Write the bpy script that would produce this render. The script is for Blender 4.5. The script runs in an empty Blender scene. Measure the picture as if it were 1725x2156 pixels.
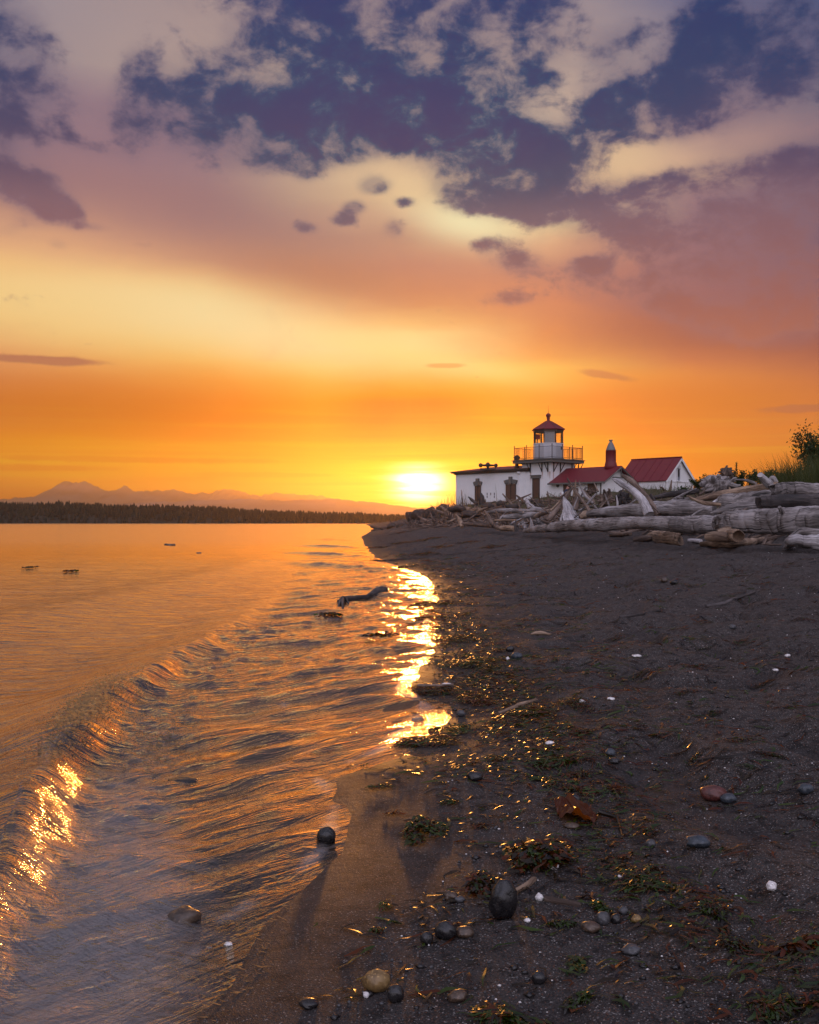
import bpy, bmesh, math, random
import numpy as np
from mathutils import Vector, Matrix
R = math.radians
rng = random.Random(7)
SC = bpy.context.scene
COL = SC.collection
F = 995.6            # focal length in picture pixels (35 mm lens on a 36 mm tall frame)
CX, CY, CAMH = 409.5, 521.5, 1.2
SUN_EL, SUN_AZ = 2.1, 0.48

# ------------------------------------------------------------------ helpers
def S(r, g, b):
    f = lambda c: (c/255/12.92 if c <= 10 else ((c/255+.055)/1.055)**2.4)
    return (f(r), f(g), f(b), 1)

def P(px, py, d):
    return Vector(((px-CX)/F*d, d, CAMH+(CY-py)/F*d))

CR = {1: (1750, 1600, .6377), 2: (2400, 1680, .5084), 3: (1400, 1900, .5217), 4: (2000, 1640, .2319),
      5: (2150, 1880, .3478), 6: (2680, 1860, .3461), 7: (1780, 1780, .2435), 0: (0, 0, 1.8997)}
def C(k, x, y):
    a, b, s = CR[k]
    return (a+x*s)/4.0012, (b+y*s)/4.0012
def CS(k):
    return CR[k][2]/4.0012

def hash2(ix, iy, seed):
    h = (ix.astype(np.int64)*374761393 + iy.astype(np.int64)*668265263 + seed*1442695041) & 0xffffffff
    h = ((h ^ (h >> 13))*1274126177) & 0xffffffff
    return ((h ^ (h >> 16)) & 0xffffff)/float(0xffffff)
def vnoise(x, y, seed=0):
    x = np.asarray(x, float); y = np.asarray(y, float)
    ix, iy = np.floor(x), np.floor(y)
    fx, fy = x-ix, y-iy
    fx, fy = fx*fx*fx*(fx*(fx*6-15)+10), fy*fy*fy*(fy*(fy*6-15)+10)
    a, b = hash2(ix, iy, seed), hash2(ix+1, iy, seed)
    c, d = hash2(ix, iy+1, seed), hash2(ix+1, iy+1, seed)
    return ((a*(1-fx)+b*fx)*(1-fy)+(c*(1-fx)+d*fx)*fy)*2-1
def fbm(x, y, seed=0, oct=4, gain=.5):
    x = np.asarray(x, float); y = np.asarray(y, float)
    s, a, t = 0, 1, 0
    for k in range(oct):
        s = s+a*vnoise(x*2**k+17.3*k, y*2**k-9.1*k, seed+k); t += a; a *= gain
    return s/t
def sstep(a, b, x):
    t = np.clip((np.asarray(x, float)-a)/(b-a), 0, 1)
    return t*t*(3-2*t)

def tag(o, label=None, cat=None, group=None, kind=None):
    if label: o['label'] = label
    if cat: o['category'] = cat
    if group: o['group'] = group
    if kind: o['kind'] = kind
    return o
def empty(name, loc, label, cat, group=None, rz=0):
    o = bpy.data.objects.new(name, None); COL.objects.link(o)
    o.location = loc; o.rotation_euler = (0, 0, rz)
    return tag(o, label, cat, group)

class MB:
    """collects verts and faces, then links them as one mesh object"""
    def __init__(s): s.v = []; s.f = []; s.uv = {}; s.sm = []
    def add(s, vs, fs, smooth=True, uvs=None):
        b = len(s.v); s.v += [tuple(v) for v in vs]
        for k, f in enumerate(fs):
            if uvs is not None: s.uv[len(s.f)] = uvs[k]
            s.f.append(tuple(i+b for i in f)); s.sm.append(smooth)
    def box(s, c, sz, ax=None, bev=0):
        """box centred at c, sizes sz along axes ax (three vectors)"""
        c = Vector(c); ax = ax or (Vector((1,0,0)), Vector((0,1,0)), Vector((0,0,1)))
        h = [x/2 for x in sz]
        vs = [c+ax[0]*(h[0]*i)+ax[1]*(h[1]*j)+ax[2]*(h[2]*k) for i in (-1,1) for j in (-1,1) for k in (-1,1)]
        s.add(vs, [(0,1,3,2),(4,6,7,5),(0,4,5,1),(2,3,7,6),(0,2,6,4),(1,5,7,3)], False)
    def tube(s, pts, rad, seg=10, cap=True, jit=0, seed=0, flute=0, us=1.0, cave=0):
        """tapered tube through pts with radii rad"""
        n = len(pts); pts = [Vector(p) for p in pts]
        up = Vector((0,0,1)); rings = []; u = 0; ul = []; prev = None
        for i in range(n):
            t = (pts[min(i+1,n-1)]-pts[max(i-1,0)]).normalized()
            if prev is None:
                a = t.cross(up if abs(t.z) < .9 else Vector((1,0,0))).normalized()
            else:
                a = (prev-t*prev.dot(t)).normalized()
            prev = a; b = t.cross(a)
            if i: u += (pts[i]-pts[i-1]).length
            ul.append(u); ring = []
            for k in range(seg):
                an = 2*math.pi*k/seg
                r = rad[i]
                if jit or flute:
                    cx, sx = math.cos(an)*1.3, math.sin(an)*1.3
                    q = u/max(rad[0], rad[-1], 1e-3)
                    r *= 1+jit*float(fbm(cx+seed*3.7+q*.35, sx+q*.22+seed, seed, 3))+flute*float(vnoise(an*2.2+seed*5, q*.25, seed+9))
                ring.append(pts[i]+(a*math.cos(an)+b*math.sin(an))*r)
            rings.append(ring)
        vs = [v for r in rings for v in r]; fs = []; uvs = []
        rr = max(max(rad), 1e-4)
        for i in range(n-1):
            for k in range(seg):
                k2 = (k+1) % seg
                fs.append((i*seg+k, i*seg+k2, (i+1)*seg+k2, (i+1)*seg+k))
                v0, v1 = k/seg*6.283*rr, (k+1)/seg*6.283*rr
                uvs.append([(ul[i]*us+seed*3.1, v0), (ul[i]*us+seed*3.1, v1), (ul[i+1]*us+seed*3.1, v1), (ul[i+1]*us+seed*3.1, v0)])
        s.add(vs, fs, True, uvs)
        if cap:
            for i, rev in ((0, True), (n-1, False)):
                ring = rings[i]; cen = sum(ring, Vector())/seg
                t = (pts[1]-pts[0]).normalized() if i == 0 else (pts[-2]-pts[-1]).normalized()
                inn = [cen+(v-cen)*.72+t*(cave*rad[i]*.5) for v in ring]
                vv = ring+inn+[cen+t*(cave*rad[i])]
                ff = []; uu = []
                for k in range(seg):
                    k2 = (k+1) % seg
                    q = (k, seg+k, seg+k2, k2); p = (seg+k, 2*seg, seg+k2)
                    if not rev: q = q[::-1]; p = p[::-1]
                    ff += [q, p]
                    uu += [[(.3*j+seed, .05*j) for j in range(4)], [(.3*j+seed, .05*j) for j in range(3)]]
                s.add(vv, ff, True, uu)
    def prism(s, poly, z0, z1):
        """vertical prism over a plan polygon (counter-clockwise)"""
        n = len(poly)
        vs = [(p[0], p[1], z0) for p in poly]+[(p[0], p[1], z1) for p in poly]
        fs = [tuple(range(n))[::-1], tuple(range(n, 2*n))]+[(i, (i+1) % n, n+(i+1) % n, n+i) for i in range(n)]
        s.add(vs, fs, False)
    def lathe(s, c, prof, seg=16, rot=0, smooth=True):
        c = Vector(c); vs = []; fs = []
        for r, z in prof:
            for k in range(seg):
                a = 2*math.pi*(k+.5)/seg+rot
                vs.append(c+Vector((math.cos(a)*r, math.sin(a)*r, z)))
        n = len(prof)
        for i in range(n-1):
            for k in range(seg):
                k2 = (k+1) % seg
                fs.append((i*seg+k, i*seg+k2, (i+1)*seg+k2, (i+1)*seg+k))
        fs.append(tuple(range(seg))[::-1]); fs.append(tuple(range((n-1)*seg, n*seg)))
        s.add(vs, fs, smooth)
    def build(s, name, mat, parent=None, uv=None, bevel=0):
        me = bpy.data.meshes.new(name); me.from_pydata(s.v, [], s.f)
        me.polygons.foreach_set('use_smooth', s.sm)
        if s.uv:
            ul = me.uv_layers.new(name='UVMap').data
            for p in me.polygons:
                q = s.uv.get(p.index)
                if q:
                    for k, li in enumerate(p.loop_indices): ul[li].uv = q[k]
        me.materials.append(mat); me.update()
        o = bpy.data.objects.new(name, me); COL.objects.link(o)
        if parent:
            o.parent = parent
            # geometry is given in world space: bring it into the parent's space
            m = Matrix.LocRotScale(parent.location, parent.rotation_euler, (1,1,1)).inverted() if parent.parent is None else None
            if m: me.transform(m)
            elif parent.parent.parent is None:
                pp = parent.parent
                me.transform(Matrix.LocRotScale(pp.location, pp.rotation_euler, (1,1,1)).inverted())
        if bevel:
            b = o.modifiers.new('b', 'BEVEL'); b.width = bevel; b.segments = 2; b.limit_method = 'ANGLE'
        return o
def grid_mesh(name, X, Y, Z, mat, keep=None, attr=None):
    """one sheet from 2-D arrays"""
    n, m = X.shape
    v = np.stack([X, Y, Z], -1).reshape(-1, 3)
    idx = np.arange(n*m).reshape(n, m)
    q = np.stack([idx[:-1,:-1], idx[:-1,1:], idx[1:,1:], idx[1:,:-1]], -1)
    if keep is not None:
        k = keep[:-1,:-1]|keep[:-1,1:]|keep[1:,1:]|keep[1:,:-1]
        q = q[k]
    q = q.reshape(-1, 4)
    used = np.zeros(n*m, bool); used[q.ravel()] = True
    remap = np.cumsum(used)-1
    v = v[used]; q = remap[q]
    me = bpy.data.meshes.new(name)
    me.vertices.add(len(v)); me.vertices.foreach_set('co', v.astype(np.float32).ravel())
    me.loops.add(q.size); me.loops.foreach_set('vertex_index', q.ravel().astype(np.int32))
    me.polygons.add(len(q)); me.polygons.foreach_set('loop_start', np.arange(0, q.size, 4, dtype=np.int32))
    try: me.polygons.foreach_set('loop_total', np.full(len(q), 4, np.int32))
    except Exception: pass
    me.polygons.foreach_set('use_smooth', np.ones(len(q), bool))
    me.update(calc_edges=True); me.validate()
    if attr:
        for an, arr in attr.items():
            a = me.attributes.new(an, 'FLOAT', 'POINT')
            a.data.foreach_set('value', arr.reshape(-1)[used].astype(np.float32))
    me.materials.append(mat)
    o = bpy.data.objects.new(name, me); COL.objects.link(o)
    return o

# ------------------------------------------------------------------ node maths
class G:
    def __init__(s, nt): s.nt = nt; s.N = nt.nodes; s.L = nt.links
    def put(s, sock, v):
        if isinstance(v, bpy.types.NodeSocket): s.L.new(v, sock)
        elif isinstance(v, (tuple, list)) and len(v) == 4 and sock.type == 'VECTOR': sock.default_value = v[:3]
        else: sock.default_value = v
    def node(s, t, ins=None, **props):
        n = s.N.new(t)
        for k, v in props.items(): setattr(n, k, v)
        for k, v in (ins or {}).items(): s.put(n.inputs[k], v)
        return n
    def m(s, op, a, b=None, c=None, clamp=False):
        n = s.N.new('ShaderNodeMath'); n.operation = op; n.use_clamp = clamp
        for i, v in enumerate((a, b, c)):
            if v is not None: s.put(n.inputs[i], v)
        return n.outputs[0]
    def add(s, a, b): return s.m('ADD', a, b)
    def sub(s, a, b): return s.m('SUBTRACT', a, b)
    def mul(s, a, b): return s.m('MULTIPLY', a, b)
    def ss(s, lo, hi, x):
        n = s.N.new('ShaderNodeMapRange'); n.interpolation_type = 'SMOOTHSTEP'
        s.put(n.inputs[0], x); s.put(n.inputs[1], lo); s.put(n.inputs[2], hi)
        return n.outputs[0]
    def lin(s, lo, hi, x, a=0., b=1.):
        n = s.N.new('ShaderNodeMapRange')
        for i, v in enumerate((x, lo, hi, a, b)): s.put(n.inputs[i], v)
        return n.outputs[0]
    def mix(s, f, a, b, mode='MIX'):
        n = s.N.new('ShaderNodeMix'); n.data_type = 'RGBA'; n.blend_type = mode
        s.put(n.inputs[0], f); s.put(n.inputs[6], a); s.put(n.inputs[7], b)
        return n.outputs[2]
    def noise(s, vec, scale=1., detail=4., rough=.5, dist=0., col=False):
        n = s.node('ShaderNodeTexNoise', {'Vector': vec, 'Scale': scale, 'Detail': detail, 'Roughness': rough, 'Distortion': dist})
        return n.outputs['Color' if col else 'Fac']
    def vmul(s, v, k):
        n = s.N.new('ShaderNodeVectorMath'); n.operation = 'MULTIPLY'; s.put(n.inputs[0], v); n.inputs[1].default_value = k
        return n.outputs[0]
    def vec(s, x, y, z=0.):
        return s.node('ShaderNodeCombineXYZ', {0: x, 1: y, 2: z}).outputs[0]
    def ramp(s, f, stops, mode='LINEAR'):
        n = s.N.new('ShaderNodeValToRGB'); r = n.color_ramp; r.interpolation = mode
        while len(r.elements) < len(stops): r.elements.new(.5)
        for e, (p, c) in zip(r.elements, sorted(stops, key=lambda q: q[0])): e.position = p; e.color = c
        s.put(n.inputs[0], f); return n.outputs[0]
    def bump(s, h, dist, strength=1.0, normal=None):
        n = s.node('ShaderNodeBump', {'Height': h, 'Distance': dist, 'Strength': strength})
        if normal is not None: s.put(n.inputs['Normal'], normal)
        return n.outputs[0]
def new_mat(name):
    m = bpy.data.materials.new(name); m.use_nodes = True
    g = G(m.node_tree); b = m.node_tree.nodes['Principled BSDF']
    return m, g, b
# ------------------------------------------------------------------ sky
def make_world():
    w = bpy.data.worlds.new("World"); SC.world = w; w.use_nodes = True
    w.cycles.sampling_method = 'MANUAL'; w.cycles.sample_map_resolution = 1024
    g = G(w.node_tree); g.N.clear()
    out = g.node('ShaderNodeOutputWorld'); bg = g.node('ShaderNodeBackground')
    g.L.new(bg.outputs[0], out.inputs[0])
    D = g.node('ShaderNodeTexCoord').outputs['Generated']
    sp = g.node('ShaderNodeSeparateXYZ', {0: D})
    dx, dy, dz = sp.outputs
    deg = 180/math.pi
    az = g.mul(g.m('ARCTAN2', dx, dy), deg)
    el = g.mul(g.m('ARCSINE', dz), deg)
    # photo direction (picture measured at 1725 x 2156) -> azimuth, elevation
    def ae(x, y):
        X, Z = (x/2.1062-CX)/F, (CY-y/2.1062)/F
        return math.atan(X)*deg, math.atan(Z/math.hypot(1, X))*deg
    # wispy warp of the elevation so that bands are not ruled lines
    wn = g.sub(g.noise(g.vec(g.mul(az, .06), g.mul(el, .22), 3.), 1., 5., .55), .5)
    wamp = g.lin(2., 10., el, .4, 2.4)
    elw = g.add(el, g.mul(wn, wamp))
    cols = {
     0: [(1090,250,132,20),(1040,250,140,20),(1000,250,162,15),(965,250,172,18),(925,246,152,42),(880,236,136,66),(840,226,130,72),(800,224,138,86),(760,232,158,102),(720,243,185,118),(680,250,204,130),(640,252,212,140),(600,252,208,140),(560,247,194,130),(520,232,174,130),(480,212,158,130),(440,188,140,126),(360,150,116,126),(300,136,112,130),(200,140,120,136),(100,150,135,146),(0,155,140,150)],
     430: [(1060,255,150,10),(1000,255,186,20),(960,252,180,10),(920,250,156,30),(880,245,145,50),(840,243,146,58),(800,246,166,76),(760,250,196,106),(720,252,214,134),(680,253,222,155),(640,252,222,160),(605,248,206,145),(570,234,178,130),(540,215,156,126),(480,190,140,128),(420,176,132,130),(340,170,130,135),(250,166,130,138),(150,188,160,150),(50,175,150,148),(0,170,146,146)],
     860: [(1060,255,190,10),(1000,255,210,30),(960,252,186,2),(920,250,166,2),(880,250,156,15),(840,250,162,34),(800,252,190,76),(770,254,220,124),(740,254,230,160),(710,252,222,150),(690,245,196,126),(660,230,160,110),(620,220,146,110),(560,206,140,118),(500,208,152,126),(460,228,178,142),(420,242,198,152),(370,242,200,156),(330,222,178,148),(200,200,166,150),(0,180,155,150)],
     1150: [(1060,255,150,10),(960,252,166,28),(920,246,152,48),(880,244,146,58),(840,246,156,64),(805,250,186,80),(780,252,200,100),(750,241,172,96),(700,228,146,96),(640,216,136,106),(580,210,140,116),(520,228,168,132),(480,252,216,160),(450,250,210,160),(400,222,178,144),(250,216,182,160),(100,195,166,156),(0,165,146,150)],
     1450: [(1060,255,140,15),(960,244,146,50),(900,241,146,74),(840,239,150,80),(800,235,150,85),(760,216,132,90),(720,192,116,90),(660,176,106,96),(600,166,106,106),(540,160,110,116),(480,152,112,120),(420,172,132,132),(370,225,182,146),(320,206,166,146),(260,176,141,140),(100,150,135,146),(0,115,110,140)],
     1725: [(1060,250,135,15),(960,240,140,60),(900,232,136,78),(840,220,130,84),(790,196,116,88),(740,168,99,88),(680,146,86,90),(600,131,83,96),(500,111,83,106),(430,106,88,110),(340,132,109,120),(260,150,121,130),(200,126,113,130),(100,96,98,135),(0,75,85,130)]}
    acc = None; pa = None
    for x, st in cols.items():
        f = g.lin(0., 30., elw)
        c = g.ramp(f, [(min(max(ae(x, y)[1], 0), 30)/30, S(r_, g_, b_)) for y, r_, g_, b_ in st])
        a = ae(x, 700)[0]
        acc = c if acc is None else g.mix(g.lin(pa, a, g.add(az, g.mul(wn, 4.))), acc, c)
        pa = a
    # ---- thin horizon stratus
    st = g.noise(g.vec(g.mul(az, .05), g.mul(el, 1.7), 1.), 1., 5., .6)
    band = g.mul(g.ss(.2, 1.6, el), g.sub(1., g.ss(5., 8., el)))
    acc = g.mix(g.mul(g.ss(.5, .72, st), g.mul(band, .55)), acc, S(244, 138, 40))
    acc = g.mix(g.mul(g.ss(.52, .3, st), g.mul(band, .30)), acc, S(255, 214, 60))
    # ---- broken clouds
    dn = g.vmul(D, (1., 1., 1.25))
    n1 = g.noise(dn, 9., 7., .6, .25)
    n2 = g.noise(g.vmul(D, (1., 1., 1.5)), 24., 6., .62, .2)
    nn = g.add(g.mul(g.sub(n1, .5), 1.5), g.mul(g.sub(n2, .5), 2.5))
    blobs = [  # x, y, rx, ry, tilt, weight   (photo positions)
     (760,50,300,120,0,1.2),(950,110,260,125,0,1.15),(1060,60,110,110,0,.7),(860,200,250,60,4,.9),(580,150,90,55,-20,.45),
     (650,245,170,80,-8,1.0),(610,310,110,40,0,.75),(790,290,150,55,-10,.8),(930,300,95,75,20,1.0),(985,375,55,60,0,.85),
     (415,230,95,80,0,1.15),(285,195,60,115,10,1.1),(480,170,80,50,-30,.55),(80,185,170,110,10,.66),(15,60,100,100,0,.8),(15,250,60,50,0,.5),
     (50,398,100,44,6,1.25),(130,440,52,24,10,1.1),(30,480,60,24,-10,.42),(190,478,60,12,4,.5),(5,330,30,50,0,.6),(120,515,26,12,0,.4),
     (1080,280,70,45,0,.72),(1130,320,110,45,8,.8),(1010,420,120,45,18,.75),(1180,390,110,60,10,.62),(1130,440,150,36,8,.85),(1060,340,40,40,0,.5),
     (1270,250,110,55,-22,1.0),(1390,200,130,75,-18,1.15),(1490,80,80,120,0,1.05),(1440,250,110,45,-6,.95),(1560,190,80,40,0,.7),(1290,100,70,40,-10,.42),(1650,150,120,60,-10,.6),(1670,40,130,110,0,.8),
     (1420,385,100,30,-8,.75),(1560,360,190,36,-9,.95),(1690,345,90,40,0,.7),(1500,470,260,48,-4,1.0),(1620,440,170,60,0,.7),(1330,430,130,40,6,.8),
     (1690,560,150,90,0,.75),(1500,560,220,50,4,.72),(1360,630,230,45,6,.50),(1680,650,190,60,4,.72),(1600,700,200,40,8,.5),
     (790,392,40,22,0,1.3),(745,436,34,16,0,1.2),(725,462,36,17,0,1.1),(640,480,40,18,8,.85),(850,425,28,14,0,.9),(830,480,32,24,0,.8),(1020,514,42,19,0,.9),
     (1240,560,55,24,0,.85),(1090,555,85,32,10,.62),(1075,630,64,20,0,.7),(650,370,40,18,0,.45),(560,350,70,24,8,.42),(160,300,120,22,8,.38)]
    pv = g.vec(az, el, 0.)
    rot = {}
    for tl in (-20, 0, 10):
        ct, sn = math.cos(R(-tl)), math.sin(R(-tl))
        rot[tl] = pv if tl == 0 else g.vec(g.add(g.mul(az, ct), g.mul(el, sn)), g.add(g.mul(az, -sn), g.mul(el, ct)), 0.)
    def blob(x, y, rx, ry, tl, base):
        """falloff base**(r*r) of one elliptical patch of the dome"""
        t = min(rot, key=lambda q: abs(q-tl))
        a, e = ae(x, y); k = 1/(2.1062*F)*deg; ct, sn = math.cos(R(-t)), math.sin(R(-t))
        u, v = a*ct+e*sn, -a*sn+e*ct
        n = g.N.new('ShaderNodeVectorMath'); n.operation = 'MULTIPLY_ADD'; g.put(n.inputs[0], rot[t])
        n.inputs[1].default_value = (1/(rx*k), 1/(ry*k), 0); n.inputs[2].default_value = (-u/(rx*k), -v/(ry*k), 0)
        d = g.N.new('ShaderNodeVectorMath'); d.operation = 'DOT_PRODUCT'; g.put(d.inputs[0], n.outputs[0]); g.put(d.inputs[1], n.outputs[0])
        return g.m('POWER', base, d.outputs['Value'])
    ctop = g.ramp(g.lin(0., 30., el), [(ae(860, y)[1]/30, S(*c)) for y, c in
        ((0,(30,50,106)),(90,(36,54,104)),(200,(52,60,104)),(310,(72,66,103)),(400,(98,78,105)),(460,(126,94,110)),(560,(140,96,104)),(660,(156,98,96)),(760,(176,108,92)))])
    lite = g.mix(.26, ctop, S(148, 124, 140))
    side = g.m('MAXIMUM', g.ss(26., 34., el), g.mul(g.ss(24., 34., g.m('ABSOLUTE', az)), g.ss(8., 16., el)))
    base0 = g.m('MULTIPLY_ADD', side, .42, nn)
    def clouds(acc, sel):
        """broken cloud over the sky colour, from the patches that reach this part of the dome"""
        dens = None
        for x, y, rx, ry, tl, wt in blobs:
            if not sel(x, rx): continue
            q = blob(x, y, rx, ry, tl, .26)
            dens = g.mul(q, wt) if dens is None else g.m('MULTIPLY_ADD', q, wt, dens)
        dd = g.add(g.m('MINIMUM', dens, .95), base0)
        msk = g.ss(.38, 1.0, dd)
        veil = g.ss(.10, .85, g.m('MULTIPLY_ADD', g.sub(n1, .5), 1.6, g.m('MINIMUM', dens, 1.)))
        cc = g.mix(g.ss(.50, 1.25, dd), lite, ctop)
        acc = g.mix(g.mul(veil, .50), acc, g.mix(.45, ctop, S(142, 120, 138)))
        return g.mix(g.mul(msk, .97), acc, cc)
    for x, y, rx, ry, tl, wt, c in ((985,468,130,44,10,.95,(255,236,186)),(1090,240,110,90,0,.6,(226,192,166)),(590,130,70,40,-20,.6,(226,190,160)),(735,215,60,34,0,.6,(232,198,164)),(1310,335,110,56,0,.75,(236,196,154)),(780,350,120,30,0,.5,(246,206,160)),
                                   (520,690,330,62,10,.75,(254,230,172)),(930,762,210,26,6,.8,(255,232,150)),(120,640,240,70,0,.5,(253,218,150)),(430,440,330,80,6,.75,(162,118,122)),(330,290,230,80,0,.5,(148,114,130)),(160,860,460,70,0,.75,(206,108,36)),(1500,850,320,70,0,.7,(216,120,54)),(1500,690,280,70,0,.65,(158,92,82)),(720,590,280,56,8,.65,(188,124,100))):
        acc = g.mix(g.mul(blob(x, y, rx, ry, tl, .30), wt), acc, S(*c))
    base = acc
    # ---- thin low streak clouds
    for x, y, rx, ry, tl, wt, c in ((95,759,135,9,5,.9,(178,112,92)),(1060,739,75,8,6,.75,(196,122,98)),(1275,790,60,9,14,.6,(180,112,92)),(940,770,44,6,4,.6,(236,160,92)),(832,721,20,5,0,.4,(225,165,110)),
                                  (1690,860,90,10,0,.6,(176,108,92)),(1110,750,40,6,14,.5,(205,130,100)),(250,968,300,8,1,.75,(238,140,50)),(60,985,220,7,2,.6,(236,128,40)),(560,1000,190,6,2,.55,(236,150,40)),(1000,985,180,7,0,.3,(246,150,30))):
        q = blob(x, y, rx, ry, tl, .37)
        acc = g.mix(g.mul(g.ss(.25, .75, g.add(q, g.mul(nn, .45))), wt), acc, S(*c))
    # ---- glow of the sun behind thin cloud
    sd = Vector((math.sin(R(SUN_AZ))*math.cos(R(SUN_EL)), math.cos(R(SUN_AZ))*math.cos(R(SUN_EL)), math.sin(R(SUN_EL))))
    da, de = g.sub(az, SUN_AZ), g.sub(el, SUN_EL)
    def glow(sa, se): 
        u, v = g.mul(da, 1/sa), g.mul(de, 1/se)
        return g.m('POWER', math.e, g.mul(g.add(g.mul(u, u), g.mul(v, v)), -1.))
    streak = g.add(.45, g.mul(g.ss(.42, .56, g.noise(g.vec(g.mul(az, .12), g.mul(el, 2.6), 7.), 1., 3., .5)), .55))
    s1 = g.mul(g.mul(glow(1.2, .72), streak), SUNCORE)
    s2 = g.mul(g.mul(glow(3.8, 1.5), streak), SUNGLOW)
    s3 = g.mul(glow(9., 3.2), .30)
    def scl(col, f):
        n = g.N.new('ShaderNodeVectorMath'); n.operation = 'SCALE'; g.put(n.inputs[0], col); g.put(n.inputs['Scale'], f); return n.outputs[0]
    def vadd(a, b):
        n = g.N.new('ShaderNodeVectorMath'); n.operation = 'ADD'; g.put(n.inputs[0], a); g.put(n.inputs[1], b); return n.outputs[0]
    rgb = lambda r_, g_, b_: g.vec(r_, g_, b_)
    acc = vadd(acc, scl(rgb(1., .93, .72), s1))
    acc = vadd(acc, scl(rgb(1., .72, .18), s2))
    low = vadd(acc, scl(rgb(1., .42, .02), s3))
    low = g.mix(g.ss(0., -4., el), low, (.10,.075,.07,1))
    # ---- the rest of the dome: clear evening sky (Nishita) plus an added lavender fill
    sky = g.node('ShaderNodeTexSky', sky_type='NISHITA', sun_disc=False, sun_elevation=R(SUN_EL), sun_rotation=R(SUN_AZ), altitude=5., air_density=1., dust_density=1.5, ozone_density=2.)
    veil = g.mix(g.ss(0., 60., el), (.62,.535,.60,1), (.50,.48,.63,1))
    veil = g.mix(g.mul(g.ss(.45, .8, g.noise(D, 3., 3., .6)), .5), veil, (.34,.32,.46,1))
    back = vadd(scl(veil, g.mul(g.lin(-.05, .85, g.add(g.mul(dy, -.75), g.mul(dz, .45)), .36, BACK_FILL), g.lin(-.05, .5, dz, .5, 1.))), scl(sky.outputs[0], .06))  # fill raised behind the camera to light the shaded walls and logs
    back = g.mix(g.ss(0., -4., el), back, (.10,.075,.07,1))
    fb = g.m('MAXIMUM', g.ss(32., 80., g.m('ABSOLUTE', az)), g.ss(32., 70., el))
    # one background per part of the dome, so that each direction only works out its own part
    def bgs(c): return g.node('ShaderNodeBackground', {0: comp(c), 1: 1.}).outputs[0]
    def mixs(f, a, b): return g.node('ShaderNodeMixShader', {0: f, 1: a, 2: b}).outputs[0]
    # the air in front of the sky adds its own warm light: leave that part out of the sky itself
    hk = g.ss(1., 11., el); aa = g.m('ABSOLUTE', az); wide = g.ss(3., 20., aa)
    air = g.mix(wide, g.mix(hk, (.03,.195,.06,1), (.145,.027,.0,1)), g.mix(hk, (-.08,-.006,.03,1), (.035,.006,.0,1)))
    air2 = g.mix(g.ss(18., 29., el), air, (.022,-.002,.0,1))
    air2 = g.mix(g.mul(g.sub(1., g.ss(1., 6., aa)), g.mul(g.ss(2.6, 4., el), g.sub(1., g.ss(6., 11., el)))), air2, (.05,.33,.06,1))
    def comp(c):
        n = g.N.new('ShaderNodeVectorMath'); n.operation = 'SUBTRACT'; g.put(n.inputs[0], c); g.put(n.inputs[1], air2)
        n2 = g.N.new('ShaderNodeVectorMath'); n2.operation = 'MAXIMUM'; g.put(n2.inputs[0], n.outputs[0]); n2.inputs[1].default_value = (.004,.003,.002)
        return n2.outputs[0]
    CUT = ae(860, 765)[1]; SP = ae(760, 0)[0]
    inl = lambda x, rx: x-1.9*rx < 770
    inr = lambda x, rx: x+1.9*rx > 750
    up = mixs(g.m('GREATER_THAN', az, SP), bgs(clouds(base, inl)), bgs(clouds(base, inr)))
    hi = mixs(g.m('GREATER_THAN', el, CUT), bgs(low), up)
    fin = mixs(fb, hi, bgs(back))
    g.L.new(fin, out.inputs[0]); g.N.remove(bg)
SUNCORE, SUNGLOW, BACK_FILL = 10., .6, 2.35
# ------------------------------------------------------------------ terrain
SHORE_PX = [(125,1023),(178,987.5),(222,930.6),(266,902),(327.6,854.6),(341,810),(322.9,778.7),(384.6,750),(408,731),(428,707),(405,688.5),(430,655),(428,612),(432,590),(414,572),(380,562),(372,556),(364,545),(361,537),(372,530.5),(376,527.2)]
_sd = np.array([CAMH*F/(py-CY) for px, py in SHORE_PX]); _sx = np.array([(px-CX)/F for px, py in SHORE_PX])*_sd
def xs(y):
    y = np.asarray(y, float)
    return np.where(y < _sd[0], _sx[0]-.10*(_sd[0]-y), np.interp(y, _sd, _sx, right=-8.)) - np.clip(y-210, 0, 400)*.05
_fy = np.array([-10, 5, 17, 24, 32, 42, 55, 70, 90, 130, 200, 300]); _fx = np.array([22, 17, 13.5, 10.2, 8.3, 6.6, 4.8, 1.9, -1.2, -4.6, -7.5, -8])
def xf(y): return np.interp(y, _fy, _fx)
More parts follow.
